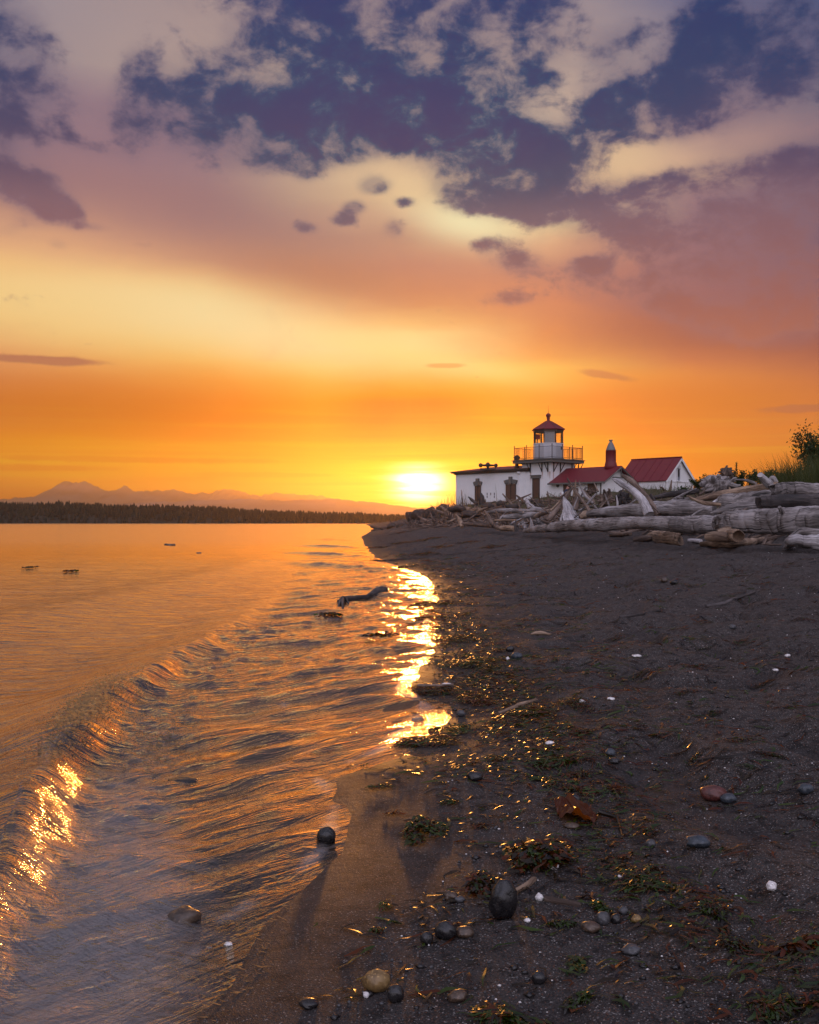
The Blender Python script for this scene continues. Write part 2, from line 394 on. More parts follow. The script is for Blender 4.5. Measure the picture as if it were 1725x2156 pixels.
def height(x, y):
    x = np.asarray(x, float); y = np.asarray(y, float)
    s = x-xs(y)
    k = np.interp(y, [0, 10, 24, 32, 42, 55, 80, 200], [.060, .062, .070, .090, .115, .150, .17, .12])
    z = np.where(s > 0, k*s, .085*s)
    z = np.maximum(z, -1.6)
    # beach crest: flattens towards the driftwood
    q = x-xf(y)
    cap = np.interp(y, [0, 24, 42, 60, 90], [1.1, .78, .95, 1.15, 1.2])
    z = np.where(z > cap, cap+(z-cap)*.15, z)
    top = np.interp(y, [0, 30, 45, 60, 90, 110, 150, 210], [2.0, 2.4, 2.75, 2.75, 2.55, 1.9, 1.0, .5])
    ramp = sstep(0, np.interp(y, [0, 40, 70, 120], [9, 9, 6.5, 4.5]), q)
    z = z+ramp*(np.maximum(top-z, 0))
    # relief
    dry = sstep(.015, .14, z)
    big = fbm(x*.9, y*.55, 11, 3)*.055+fbm(x*2.6, y*1.5, 21, 3)*.058+fbm(x*6.5, y*4.2, 31, 2)*.026
    f = vnoise(x*3.1+5, y*2.2, 77); foot = -np.clip(f-.26, 0, 1)*.15-np.clip(vnoise(x*1.7-3, y*1.0, 78)-.3, 0, 1)*.12
    near = np.exp(-np.maximum(y-60, 0)/60)
    z = z+(big+foot)*dry*np.where(z < 1.4, 1, 1.5)*near
    z = z+(1-dry)*fbm(x*1.4, y*.7, 41, 3)*.012*(s > -3)
    z = z+sstep(.3, 3, q)*fbm(x*.35, y*.35, 51, 3)*.28
    return z
def ground(px, py, dmin=1.6, dmax=260):
    """point where the photo's sight line meets the sand"""
    d = np.exp(np.linspace(math.log(dmin), math.log(dmax), 2600))
    x = (px-CX)/F*d; z = CAMH+(CY-py)/F*d
    h = height(x, d); k = np.argmax(z <= h)
    if not (z <= h).any(): k = len(d)-1
    return Vector((float(x[k]), float(d[k]), float(h[k])))
_T = {}
def gz(x, y):
    """height of the beach sheet at x, y, read from its own grid"""
    ys, lo, hi, Z = _T['y'], _T['lo'], _T['hi'], _T['Z']
    i = min(max(int(np.searchsorted(ys, y))-1, 0), len(ys)-2); f = min(max((y-ys[i])/(ys[i+1]-ys[i]), 0.), 1.); n = Z.shape[1]-1
    out = 0.
    for k, w in ((i, 1-f), (i+1, f)):
        u = min(max((x-lo[k])/(hi[k]-lo[k])*n, 0.), n-1e-6); j = int(u); g = u-j
        out += w*(Z[k, j]*(1-g)+Z[k, j+1]*g)
    return float(out)

def geo(a, b, n): return np.exp(np.linspace(math.log(a), math.log(b), n))
def make_land():
    m, g, b = new_mat('sand')
    tc = g.node('ShaderNodeTexCoord').outputs['Object']
    sp = g.node('ShaderNodeSeparateXYZ', {0: tc})
    z = sp.outputs[2]
    n1 = g.noise(tc, 1.1, 5., .6); n2 = g.noise(tc, 7., 4., .6)
    gr = g.noise(tc, 170., 2., .7); gr2 = g.noise(tc, 420., 1., .5)
    vg = g.node('ShaderNodeTexVoronoi', {'Vector': tc, 'Scale': 270.}, feature='F1')
    base = g.mix(n1, (.036,.032,.032,1), (.084,.074,.071,1))
    base = g.mix(g.ss(.45, .75, n2), base, (.027,.023,.023,1))
    base = g.mix(g.ss(.56, .78, gr), base, (.26,.235,.23,1))
    base = g.mix(g.ss(.46, .30, gr), base, (.014,.012,.013,1))
    n3 = g.noise(tc, 19., 4., .65)
    base = g.mix(g.mul(g.ss(.50, .64, n3), .75), base, (.011,.010,.010,1))
    tint = g.node('ShaderNodeSeparateColor', {0: vg.outputs['Color']})
    base = g.mix(g.mul(g.ss(.955, .985, tint.outputs[0]), .7), base, (.50,.46,.44,1))
    base = g.mix(g.mul(g.ss(.90, .96, tint.outputs[1]), .6), base, (.20,.085,.05,1))
    yy = g.m('MAXIMUM', g.sub(sp.outputs[1], 22.), 0.)
    wet = g.sub(1., g.ss(.004, g.m('MINIMUM', g.m('MULTIPLY_ADD', yy, .012, .085), .62), g.add(z, g.mul(g.sub(g.noise(tc, 1.7, 4., .6), .5), .10))))
    soak = g.sub(1., g.ss(.0, .030, g.add(z, g.mul(g.sub(n2, .5), .02))))
    base = g.mix(g.mul(wet, .60), base, (.016,.013,.013,1))
    # dune soil and dead grass up on the berm
    dune = g.ss(1.5, 2.0, g.add(z, g.mul(n2, .5)))
    base = g.mix(dune, base, g.mix(n2, (.05,.042,.026,1), (.10,.08,.045,1)))
    g.L.new(base, b.inputs['Base Color'])
    rough = g.add(g.mul(g.sub(1., wet), .30), .58)
    rough = g.sub(rough, g.mul(soak, .14))
    g.L.new(rough, b.inputs['Roughness'])
    b.inputs['IOR'].default_value = 1.36; b.inputs['Specular IOR Level'].default_value = .28
    h = g.add(g.mul(gr, .6), g.mul(vg.outputs['Distance'], .5))
    bmp = g.bump(h, .006, g.sub(1., g.mul(soak, .65)))
    bmp = g.bump(g.noise(tc, 24., 5., .7), .030, g.sub(.9, g.mul(wet, .6)), bmp)
    g.L.new(bmp, b.inputs['Normal'])
    y = np.concatenate([np.linspace(-4, 1.2, 40)[:-1], geo(1.2, 80, 800)[:-1], geo(80, 420, 120)])
    t = np.linspace(-1.0, 1.0, 620)
    X = np.zeros((len(y), len(t))); Y = np.repeat(y[:, None], len(t), 1)
    lo = np.minimum(np.minimum(-.62*(np.abs(y)+1.2), -2.6), xs(y)-3); lo = np.where(y > 30, np.maximum(lo, xs(y)-8), lo); hi = .56*(np.abs(y)+1.5)+1.2
    X = lo[:, None]+(hi-lo)[:, None]*(t[None]*.5+.5)
    Z = height(X, Y); _T.update(y=y, lo=lo, hi=hi, Z=Z)
    tag(grid_mesh('beach', X, Y, Z, m), 'dark wet grey sand beach rising to a dune', None, kind='structure')

# ------------------------------------------------------------------ water
_cy = np.array([-3, 2, 3, 4.3, 6, 8, 10, 14, 20, 30]); _cx = np.array([-1.15, -1.12, -1.22, -1.57, -1.86, -1.95, -2.0, -2.1, -2.6, -3.6])
def wave(x, y):
    x = np.asarray(x, float); y = np.asarray(y, float)
    s = x-xs(y)
    c = x-np.interp(y, _cy, _cx)+.07*fbm(y*1.3, y*0+3, 5, 3)
    A = np.interp(y, [-3, 2, 5, 8, 12, 18], [.20, .21, .20, .12, .05, 0.])*(1+.30*fbm(y*1.1, x*.2, 8, 3))
    h = A*np.where(c > 0, np.exp(-(c/.145)**2), np.exp(-(c/.52)**2))
    # thrown apron below the crest
    h = h+np.where(c > 0, .030*np.exp(-((c-.35)/.30)**2)*(y < 11), 0)*(1+.8*fbm(x*7, y*5, 9, 3))
    # second swell farther out and small breakers by the point
    c2 = x-np.interp(y, [0, 8, 14, 24, 40], [-5.2, -5.0, -4.6, -4.4, -5.4]); h = h+.07*np.exp(-(c2/.8)**2)*sstep(3, 9, y)*(1-sstep(26, 40, y))
    for yc, xc, hh in ((27, -2.2, .09), (36, -3.2, .11), (47, -3.9, .11), (64, -5.2, .11)):
        u = (y-yc)+(x-xc)*1.1; v = (x-xc)
        h = h+hh*np.where(u < 0, np.exp(-(u/.55)**2), np.exp(-(u/1.6)**2))*np.exp(-(v/1.5)**2)
    # oblique ripples: crests run along (.6,.8)
    a = x*.62+y*.78; q = x*.78-y*.62
    near = np.exp(-np.maximum(y-3, 0)/40)
    inz = sstep(-.1, .5, c)
    h = h+inz*(fbm(q*3.1+.5*fbm(a*.5, q*.5, 3, 2), a*.8, 61, 3)*.060+fbm(q*9, a*2.0, 62, 2)*.012)*sstep(.12, -.15, s)*near
    h = h+fbm(x*4.5+y, y*3.2, 66, 3)*.022*sstep(6, 9, y)*(1-sstep(26, 36, y))*np.exp(-((s+.7)/.9)**2)
    off = (1-inz)*(fbm(x*.9+y*.25, y*1.5, 63, 3)*.016+fbm(x*2.3, y*4.6, 64, 3)*.005)
    off = off*np.exp(-np.maximum(y-10, 0)/60)
    h = h+off+.010*fbm(x*.06, y*.22, 65, 2)*sstep(15, 60, y)
    h = h*sstep(.25, -.35, s)+.006*sstep(-.3, .1, s)
    fo = np.where(c > .02, np.exp(-((c-.34)/.34)**2), np.exp(-((c-.02)/.07)**2)*.8)*sstep(9, 6, y)*(y < 9.5)
    fo = fo*np.where(c > .02, np.interp(y, [0, 3.2, 5, 9], [1., .9, .4, .1]), np.interp(y, [0, 3.6, 4.2, 6.5, 7.5], [.2, .3, .5, .4, 0.]))
    edge = np.exp(-((s+.02)/.045)**2)*sstep(1.2, 3, y)*.42*(1+vnoise(x*9, y*7, 12))+np.exp(-((s+.02)/.10)**2)*sstep(4, 7, y)*(1-sstep(25, 40, y))*.5*(1+vnoise(x*5, y*3, 13))
    st = np.exp(-((c-1.0-.25*vnoise(y*.9, y*0, 4))/.05)**2)*.32*(1+vnoise(y*4, x*6, 14))*sstep(3.5, 5, y)*(y < 14)
    for yc, xc in ((27, -2.2), (36, -3.2), (47, -3.9), (64, -5.2)):
        u = (y-yc)+(x-xc)*1.1
        fo = fo+.4*np.exp(-((u+.5)/.5)**2)*np.exp(-((x-xc)/1.1)**2)
    return h, np.clip(np.maximum(fo, np.maximum(edge, st)), 0, 1.3)
def make_water():
    m, g, b = new_mat('water'); g.N.remove(b)
    out = g.N['Material Output']
    tc = g.node('ShaderNodeTexCoord').outputs['Object']
    sp = g.node('ShaderNodeSeparateXYZ', {0: tc}); x, y = sp.outputs[0], sp.outputs[1]
    a = g.add(g.mul(x, .62), g.mul(y, .78)); q = g.sub(g.mul(x, .78), g.mul(y, .62))
    inn = g.ss(-2.6, -1.6, x)
    v1 = g.vec(g.mul(q, 9.), g.mul(a, 1.6)); v2 = g.vec(g.mul(x, 2.), g.mul(y, 7.))
    near = g.sub(1., g.ss(6., 45., y))
    h1 = g.mul(g.noise(v1, 1., 5., .6, .4), inn)
    h2 = g.mul(g.noise(v2, 1., 4., .55, .3), g.sub(1., inn))
    hf = g.noise(g.vec(g.mul(x, .5), g.mul(y, 1.1)), 1., 4., .6)
    hh = g.noise(g.vec(g.mul(q, 46.), g.mul(a, 9.)), 1., 2., .6)
    nrm = g.bump(g.add(h1, h2), .050, g.add(g.mul(near, .8), .0))
    nrm = g.bump(hh, .006, g.mul(near, .55), nrm)
    nrm = g.bump(hf, .14, g.mul(g.ss(8., 40., y), .22), nrm)
    nrm = g.bump(g.noise(g.vec(g.mul(x, .12), g.mul(y, .03)), 1., 4., .7), 2.2, g.mul(g.ss(150., 420., y), .22), nrm)
    rough = g.node('ShaderNodeMapRange', {0: y, 1: 3., 2: 60., 3: .07, 4: .16}).outputs[0]
    gl = g.node('ShaderNodeBsdfGlossy', {'Color': (1,.88,.74,1), 'Roughness': rough, 'Normal': nrm})  # warm gloss tint puts extra sunset orange into the reflections
    fc = g.node('ShaderNodeLayerWeight', {'Blend': .5, 'Normal': nrm}).outputs['Facing']
    fr = g.m('MULTIPLY_ADD', g.m('POWER', fc, 3.0), .93, .035)
    # shallow water shows the sand, deep water is a dark green grey body
    z = g.node('ShaderNodeAttribute', attribute_name='depth').outputs['Fac']
    shallow = g.m('POWER', math.e, g.mul(z, -9.))
    tr = g.node('ShaderNodeBsdfTransparent', {'Color': (.50,.50,.50,1)})
    df = g.node('ShaderNodeBsdfDiffuse', {'Color': (.030,.032,.036,1), 'Normal': nrm})
    body = g.node('ShaderNodeMixShader', {0: shallow, 1: df.outputs[0], 2: tr.outputs[0]})
    wat = g.node('ShaderNodeMixShader', {0: fr, 1: body.outputs[0], 2: gl.outputs[0]})
    # foam, drawn out by the rush of the wave
    fo = g.node('ShaderNodeAttribute', attribute_name='foam').outputs['Fac']
    fn = g.noise(g.vec(g.add(g.mul(x, 1.5), g.mul(y, -.5)), g.add(g.mul(y, 15.), g.mul(x, 4.))), 1., 6., .66, .8)
    fn2 = g.noise(g.vec(g.mul(x, 38.), g.mul(y, 60.)), 1., 3., .6)
    fm = g.ss(.50, 1.15, g.add(fo, g.sub(g.mul(g.add(g.mul(fn, .75), g.mul(fn2, .25)), 1.15), .28)))
    fb = g.node('ShaderNodeBsdfPrincipled', {'Base Color': (.40,.37,.39,1), 'Roughness': .3, 'Normal': g.bump(g.add(fn, fn2), .03, .8)})
    fin = g.node('ShaderNodeMixShader', {0: g.mul(fm, .34), 1: wat.outputs[0], 2: fb.outputs[0]})
    g.L.new(fin.outputs[0], out.inputs[0])
    y = np.concatenate([np.linspace(-4, 1.4, 30)[:-1], geo(1.4, 60, 760)[:-1], geo(60, 14000, 240)])
    t = np.linspace(0, 1, 520)
    hi = np.minimum(xs(y)+.6+.02*np.abs(y), .4*np.abs(y)+4); lo = -.62*(np.abs(y)+1.4)-.6
    hi = np.where(y > 215, .6*y, hi)
    X = lo[:, None]+(hi-lo)[:, None]*t[None]; Y = np.repeat(y[:, None], len(t), 1)
    H, FO = wave(X, Y); T = height(X, Y); T = np.where(Y > 215, -1.6, T)
    tag(grid_mesh('sea', X, Y, H, m, keep=(T < H+.04), attr={'foam': FO, 'depth': np.maximum(H-T, 0)}), 'calm sunset sea with small waves lapping the beach', None, kind='structure')

# ------------------------------------------------------------------ far shore, mountains, air
FAR_D, MT_D = 640., 9000.
def make_far():
    m, g, b = new_mat('far_forest_floor')
    tc = g.node('ShaderNodeTexCoord').outputs['Object']
    g.L.new(g.ramp(g.noise(tc, .03, 5.), [(.3, (.012,.014,.010,1)), (.7, (.028,.026,.018,1))]), b.inputs['Base Color']); b.inputs['Roughness'].default_value = .95
    # crest line of the wooded headland in the photo (px, py)
    cr = [(-160,497),(-60,498),(0,499.5),(40,499.5),(90,501.2),(150,502.6),(205,504.0),(255,507.6),(300,509.4),(350,510.9),(395,512.4),(440,514),(520,516.5),(600,519),(680,520)]
    X = np.linspace(-475, 225, 320); pxs = CX+X/FAR_D*F
    cz = CAMH+(CY-np.interp(pxs, [c[0] for c in cr], [c[1] for c in cr]))/F*FAR_D - 4
    t = np.linspace(0, 1, 14)
    prof = np.array([0, .25, .42, .55, .66, .75, .83, .9, .95, .99, 1, 1, .99, .97])
    Z = np.maximum(cz, .6)[:, None]*prof[None]*(1+.10*fbm(X[:, None]/17+t[None]*0, t[None]*6, 3, 3)*prof[None])
    Y = FAR_D+t[None]*70+12*fbm(X[:, None]/60, t[None]*0, 5, 2); XX = np.repeat(X[:, None], 14, 1)
    tag(grid_mesh('hills', XX, Y, Z-.2, m), 'low headland on the far shore', None, kind='structure')
    mt, g, b = new_mat('conifer_mass')
    tc = g.node('ShaderNodeTexCoord').outputs['Object']
    g.L.new(g.ramp(g.noise(tc, .08, 4.), [(.3, (.010,.013,.009,1)), (.75, (.030,.030,.018,1))]), b.inputs['Base Color']); b.inputs['Roughness'].default_value = .9
    rg = np.random.default_rng(5); mb = MB()
    for k in range(7000):
        x = rg.uniform(-460, 200); tt = rg.uniform(0, .75)**.8
        i = min(int((x+475)/700*319), 318); j = min(int(tt*13), 12)
        z = float(Z[i, j]); yy = float(Y[i, j])+rg.uniform(-2, 2)
        hgt = min(rg.uniform(1.8, 4.0)*(1+.2*(rg.random() < .10)), 1.1+max(float(cz[i]), .6)*.9); r = hgt*rg.uniform(.22, .36)
        vs = []; fs = []; a0 = rg.uniform(0, 6)
        for (zz, rr) in ((.02, 1.), (.38, .62), (.36, .8), (.70, .34), (.68, .5)):
            for q in range(5):
                an = a0+q*1.2566; jr = rr*r*rg.uniform(.75, 1.2); vs.append((x+math.cos(an)*jr, yy+math.sin(an)*jr, z+zz*hgt))
        vs.append((x, yy, z+hgt))
        for q in range(5):
            p = (q+1) % 5
            fs += [(q, p, 5+p, 5+q), (10+q, 10+p, 15+p, 15+q), (20+q, 20+p, 25)]
        mb.add(vs, fs, False)
    tag(mb.build('treeline', mt), 'dark conifer wood covering the far shore', None, kind='stuff')
    mm, g, b = new_mat('mountain_rock')
    tc = g.node('ShaderNodeTexCoord').outputs['Object']
    g.L.new(g.ramp(g.noise(tc, .004, 6.), [(.35, (.07,.075,.085,1)), (.7, (.16,.16,.17,1))]), b.inputs['Base Color']); b.inputs['Roughness'].default_value = .95
    def rng_(name, D, prof, seed, lab, amp):
        px = np.linspace(-330, 900, 700); X = (px-CX)/F*D
        py = np.interp(px, [p[0] for p in prof], [p[1] for p in prof])
        hz = CAMH+(CY-py)/F*D
        hz = hz+amp*D/F*(fbm(px/16, px*0, seed, 4)*1.0+np.abs(fbm(px/7, px*0, seed+3, 3))*.9-.4)
        t = np.linspace(0, 1, 26); pr = t**1.25
        rid = 1-.35*np.abs(fbm(X[:, None]/(D*.018), t[None]*4+X[:, None]*0, seed+8, 4))*(1-t[None])*1.6
        Zm = np.maximum(hz, 2)[:, None]*pr[None]*rid
        Ym = D+(t[None]-1)*D*.18+X[:, None]*0
        Zm = np.concatenate([Zm, Zm[:, -1:]*.2], 1); Ym = np.concatenate([Ym, Ym[:, -1:]+D*.12], 1)
        tag(grid_mesh(name, np.repeat(X[:, None], 27, 1), Ym, Zm-.5, mm), lab, None, kind='structure')
    k = 1.8997/4.0012   # picture columns were read on the 1725 px copy
    main = [(-600,1040),(-300,1030),(0,1052),(40,1046),(85,1040),(130,1018),(190,1016),(218,1030),(245,1026),(262,1019),(280,1030),(330,1032),(380,1034),(430,1034),(480,1033),(520,1036),(560,1040),(600,1044),(660,1041),(720,1052),(780,1058),(830,1070),(880,1078),(960,1070),(1040,1062),(1150,1060),(1400,1066),(1900,1060)]
    rng_('mountains', MT_D, [(x*k, y*k) for x, y in main], 3, 'jagged hazy mountain range beyond the far shore', 3.4)
    fore = [(-600,1066),(0,1066),(200,1063),(330,1057),(430,1053),(520,1050),(600,1054),(690,1050),(780,1056),(850,1066),(880,1072),(940,1062),(1100,1066),(1900,1068)]
    rng_('foothill_mountains', MT_D*.62, [(x*k, y*k) for x, y in fore], 13, 'lower hazy foothills in front of the mountain range', 1.2)

def make_haze():
    m = bpy.data.materials.new('haze'); m.use_nodes = True
    g = G(m.node_tree); g.N.remove(g.N['Principled BSDF'])
    v = g.node('ShaderNodeVolumePrincipled', {'Color': (.97,.73,.42,1), 'Density': HAZE, 'Anisotropy': HAZE_G})
    g.L.new(v.outputs[0], g.N['Material Output'].inputs['Volume'])
    mb = MB(); top = CAMH+(CY-479)/F*MT_D
    mb.box((-200, 5350, (top-2.9)/2), (17000, 10900, top+2.9))
    o = mb.build('haze', m); tag(o, 'warm evening haze over the water', None, kind='stuff'); o.display_type = 'WIRE'
HAZE, HAZE_G = .00012, .82
# ------------------------------------------------------------------ paints
def paint(name, col, rough=.6, nz=.12, stains=None, sc=1.):
    m, g, b = new_mat(name)
    tc = g.node('ShaderNodeTexCoord').outputs['Object']
    n = g.noise(tc, 2.2*sc, 5., .6); v = g.noise(g.vmul(tc, (9., 9., .7)), 1., 4., .6)
    c = g.mix(g.mul(g.ss(.42, .75, n), nz*2), col, tuple(x*.72 for x in col[:3])+(1,))
    c = g.mix(g.mul(g.ss(.52, .78, v), nz*2.4), c, tuple(x*.60 for x in col[:3])+(1,))
    g.L.new(c, b.inputs['Base Color']); b.inputs['Roughness'].default_value = rough
    g.L.new(g.bump(g.add(n, v), .012, .35), b.inputs['Normal'])
    return m, g, b, c
MT = {}
def house_mats():
    MT['white'] = paint('white_wall_paint', (.78,.77,.78,1), .65, .10)[0]
    # tower wall: rust has run down below each gallery bracket (places in metres from the near corner)
    m, g, b, c = paint('stained_wall_paint', (.78,.77,.78,1), .65, .12)
    uv = g.node('ShaderNodeUVMap').outputs[0]; sp = g.node('ShaderNodeSeparateXYZ', {0: uv}); u, v = sp.outputs[0], sp.outputs[1]
    wob = g.mul(g.sub(g.noise(g.vec(u, g.mul(v, .6)), 3., 3.), .5), .12)
    tot = None
    for p, ln in STAINS:
        q = g.m('ABSOLUTE', g.sub(g.add(u, wob), p))
        k = g.mul(g.sub(1., g.ss(.01, .11, q)), g.mul(g.ss(BR_Z-ln, BR_Z-.05, v), g.sub(1., g.ss(BR_Z, BR_Z+.03, v))))
        tot = k if tot is None else g.m('MAXIMUM', tot, k)
    streak = g.ss(.25, .7, g.noise(g.vec(g.mul(u, 22.), g.mul(v, .8)), 1., 3.))
    g.L.new(g.mix(g.mul(tot, g.mul(g.add(streak, .5), .62)), c, (.30,.105,.04,1)), b.inputs['Base Color'])
    MT['tower'] = m
    MT['brown'] = paint('brown_trim_paint', (.075,.050,.040,1), .5, .2)[0]
    MT['door'] = paint('door_wood', (.105,.052,.034,1), .55, .3)[0]
    MT['grey'] = paint('grey_trim_paint', (.125,.115,.105,1), .6, .2)[0]
    MT['red'] = paint('red_roof_paint', (.15,.010,.017,1), .55, .25)[0]
    m, g, b, c = paint('red_ribbed_roof', (.15,.010,.018,1), .55, .25)
    uv = g.node('ShaderNodeUVMap').outputs[0]; sp = g.node('ShaderNodeSeparateXYZ', {0: uv})
    w = g.node('ShaderNodeTexWave', {'Vector': g.vec(sp.outputs[0], 0., 0.), 'Scale': 1.6, 'Distortion': 0.}, wave_profile='SAW').outputs['Fac']
    g.L.new(g.bump(g.ss(.86, 1., w), .03, .8), b.inputs['Normal']); MT['ribbed'] = m
    MT['dark'] = paint('dark_iron', (.030,.024,.022,1), .5, .2)[0]
    MT['redlamp'] = paint('red_lamp_housing', (.45,.012,.012,1), .35, .1)[0]
    MT['zinc'] = paint('weathered_zinc', (.16,.15,.15,1), .5, .3)[0]
    MT['blind'] = paint('grey_blind', (.30,.28,.29,1), .7, .08)[0]
    m = bpy.data.materials.new('window_glass'); m.use_nodes = True; g = G(m.node_tree); g.N.remove(g.N['Principled BSDF'])
    tr = g.node('ShaderNodeBsdfTransparent', {'Color': (.93,.93,.92,1)}); gl = g.node('ShaderNodeBsdfGlossy', {'Roughness': .03})
    fr = g.m('MULTIPLY_ADD', g.m('POWER', g.node('ShaderNodeLayerWeight', {'Blend': .5}).outputs['Facing'], 4.), .5, .03)
    g.L.new(g.node('ShaderNodeMixShader', {0: fr, 1: tr.outputs[0], 2: gl.outputs[0]}).outputs[0], g.N['Material Output'].inputs[0]); MT['glass'] = m

AN = R(47)
EL = Vector((-math.cos(AN), math.sin(AN), 0)); ER = Vector((math.sin(AN), math.cos(AN), 0)); UP = Vector((0, 0, 1))
DC = P(552.2, 458.2, 80)          # near corner of the gallery
GW, OV = 4.2, .55                 # gallery side, overhang
WC = Vector((DC.x, DC.y, 0))+(EL+ER)*OV     # near wall corner of the tower
Z0 = 2.2
BR_Z = 5.25
STAINS = [(0, 0)]
def at_col(px, o=WC, e=EL):
    """distance from o along e where the photo's column px meets that wall line"""
    k = (px-CX)/F
    return (k*o.y-o.x)/(e.x-k*e.y)
def zrow(py, d): return CAMH+(CY-py)/F*d
def quad(mb, o, e, n, u0, u1, z0, z1, th, off=0, uv=False):
    """slab on a wall line: along e from u0 to u1, heights z0..z1, thickness th outwards (n), standing off the wall"""
    c = o+e*((u0+u1)/2)+n*(off+th/2)+UP*((z0+z1)/2)
    mb.box(c, (abs(u1-u0), th, z1-z0), (e, n, UP))
def roof_plane(mb, a, b, c, d, th, uvs=1.):
    """sloping slab a,b (eave) c,d (ridge), thickness th downwards"""
    n = (b-a).cross(d-a).normalized()
    if n.z < 0: n = -n
    vs = [a, b, c, d]+[p-n*th for p in (a, b, c, d)]
    L = (b-a).length; W = (d-a).length
    U = [[(0,0),(L,0),(L,W),(0,W)]]+[[(0,0)]*4]*5
    mb.add(vs, [(0,1,2,3),(7,6,5,4),(0,4,5,1),(1,5,6,2),(2,6,7,3),(3,7,4,0)], False, U)

def make_lighthouse():
    t = empty('lighthouse', (WC.x, WC.y, Z0), 'white square lighthouse with railed gallery, octagonal red-roofed lantern and long low wing', 'lighthouse')
    NL, NR = -ER, -EL            # outward normals of the left and right faces
    side = GW-2*OV; Lw = at_col(455.8); CZ = 6.0
    # ---- tower walls (with metre UVs for the stains)
    mb = MB()
    def wallface(o, e, n, L, z0, z1, u0):
        a, b_ = o, o+e*L
        mb.add([a+UP*z0, b_+UP*z0, b_+UP*z1, a+UP*z1], [(0,1,2,3)], False, [[(u0, z0), (u0+L, z0), (u0+L, z1), (u0, z1)]])
    wallface(WC, EL, NL, side, Z0, 6.0, 0); wallface(WC, ER, NR, side, Z0, 6.0, -side*0+20)
    wallface(WC+EL*side, ER, -NR, side, Z0, 6.0, 40); wallface(WC+ER*side, EL, -NL, side, Z0, 6.0, 60)
    mb.add([WC+UP*6, WC+EL*side+UP*6, WC+(EL+ER)*side+UP*6, WC+ER*side+UP*6], [(0,1,2,3)], False, [[(0,0)]*4])
    mb.build('wall', MT['tower'], t)
    # ---- gallery deck: fascia and slab
    ctr = Vector((DC.x, DC.y, 0))+(EL+ER)*(GW/2)
    mb = MB(); mb.box(ctr+UP*6.13, (GW, GW, .22), (EL, ER, UP)); mb.box(ctr+UP*6.265, (GW+.16, GW+.16, .05), (EL, ER, UP)); mb.box(ctr+UP*6.01, (GW-.3, GW-.3, .02), (EL, ER, UP))
    mb.build('gallery_deck', MT['grey'], t)
    # ---- brackets
    s4 = lambda x: C(4, x, 0)[0]
    for xs_, e, n in (((530, 730, 832), EL, NL), ((925, 1040, 1240, 1350), ER, NR)):
        for x in xs_:
            u = at_col(s4(x), WC, e); o = WC+e*u
            mb = MB(); mb.box(o+n*.035+UP*(BR_Z+.37), (.07, .07, .76), (e, n, UP))
            a, b_ = o+n*.06+UP*(BR_Z+.05), o+n*(OV-.06)+UP*(5.97)
            mb.tube([a, b_], [.035, .035], 6)
            mb.build('bracket', MT['dark'], t)
    # ---- railing: posts, rails and balusters of each side
    corners = [Vector((DC.x, DC.y, 0))+EL*.10+ER*.10, Vector((DC.x, DC.y, 0))+EL*(GW-.10)+ER*.10, Vector((DC.x, DC.y, 0))+EL*(GW-.10)+ER*(GW-.10), Vector((DC.x, DC.y, 0))+EL*.10+ER*(GW-.10)]
    for k in range(4):
        a, b_ = corners[k], corners[(k+1) % 4]; mb = MB()
        for z in (6.42, 7.30): mb.tube([a+UP*z, b_+UP*z], [.018, .018], 6)
        for j in range(1, 33):
            if j % 11 == 0: continue
            p = a.lerp(b_, j/33); mb.tube([p+UP*6.29, p+UP*7.32], [.012, .012], 5)
        rl = mb.build('railing', MT['dark'], t)
        for j in range(3):
            p = a.lerp(b_, j/3); mp = MB(); mp.tube([p+UP*6.29, p+UP*7.40], [.034, .034], 8); mp.lathe(p+UP*7.40, [(.03,0),(.05,.03),(.045,.07),(.01,.11)], 8)
            mp.build('railing_post', MT['dark'], rl)
    # ---- lantern: eight sided
    lc = Vector((ctr.x, ctr.y, 0)); rot = math.atan2(EL.y, EL.x)
    R8 = 1/math.cos(math.pi/8)
    def ring(ap): return [lc+Vector((math.cos(rot+(k+.5)*math.pi/4), math.sin(rot+(k+.5)*math.pi/4), 0))*(ap*R8) for k in range(8)]
    mb = MB(); mb.lathe(lc, [(1.19*R8,6.29),(1.19*R8,7.58),(1.22*R8,7.60),(1.22*R8,7.68)], 8, rot, False); lb = mb.build('lantern_base', paint('lantern_base_paint', (.55,.54,.57,1), .55, .12)[0], t)
    mb = MB(); mb.lathe(lc+UP*6.29, [(1.24*R8,0),(1.24*R8,.14)], 8, rot, False); mb.build('base_moulding', MT['zinc'], lb)
    g0 = ring(1.14)
    view = (Vector((0, 0, 0))-lc).normalized()
    for k in range(8):
        a, b_ = g0[k], g0[(k+1) % 8]; mid = (a+b_)/2; front = (mid-lc).normalized().dot(view) > .92
        e = (b_-a).normalized(); n = (mid-lc).normalized()
        mb = MB(); mb.box(mid-n*(.0 if not front else .0)+UP*8.17, ((b_-a).length-.10, .02, .96), (e, n, UP))
        pn = mb.build('lantern_pane', MT['glass'], t)
        if front:
            mb = MB(); mb.box(mid-n*.09+UP*8.17, ((b_-a).length-.12, .02, .95), (e, n, UP)); mb.build('blind', MT['blind'], pn)
        mb = MB(); mb.box(a+UP*8.19, (.085, .085, 1.02), (n, e, UP)); mb.build('mullion', MT['dark'], t)
    mb = MB(); mb.lathe(lc, [(1.17*R8,8.62),(1.20*R8,8.64),(1.20*R8,8.80),(1.10*R8,8.80)], 8, rot, False); mb.build('lantern_cornice', MT['brown'], t)
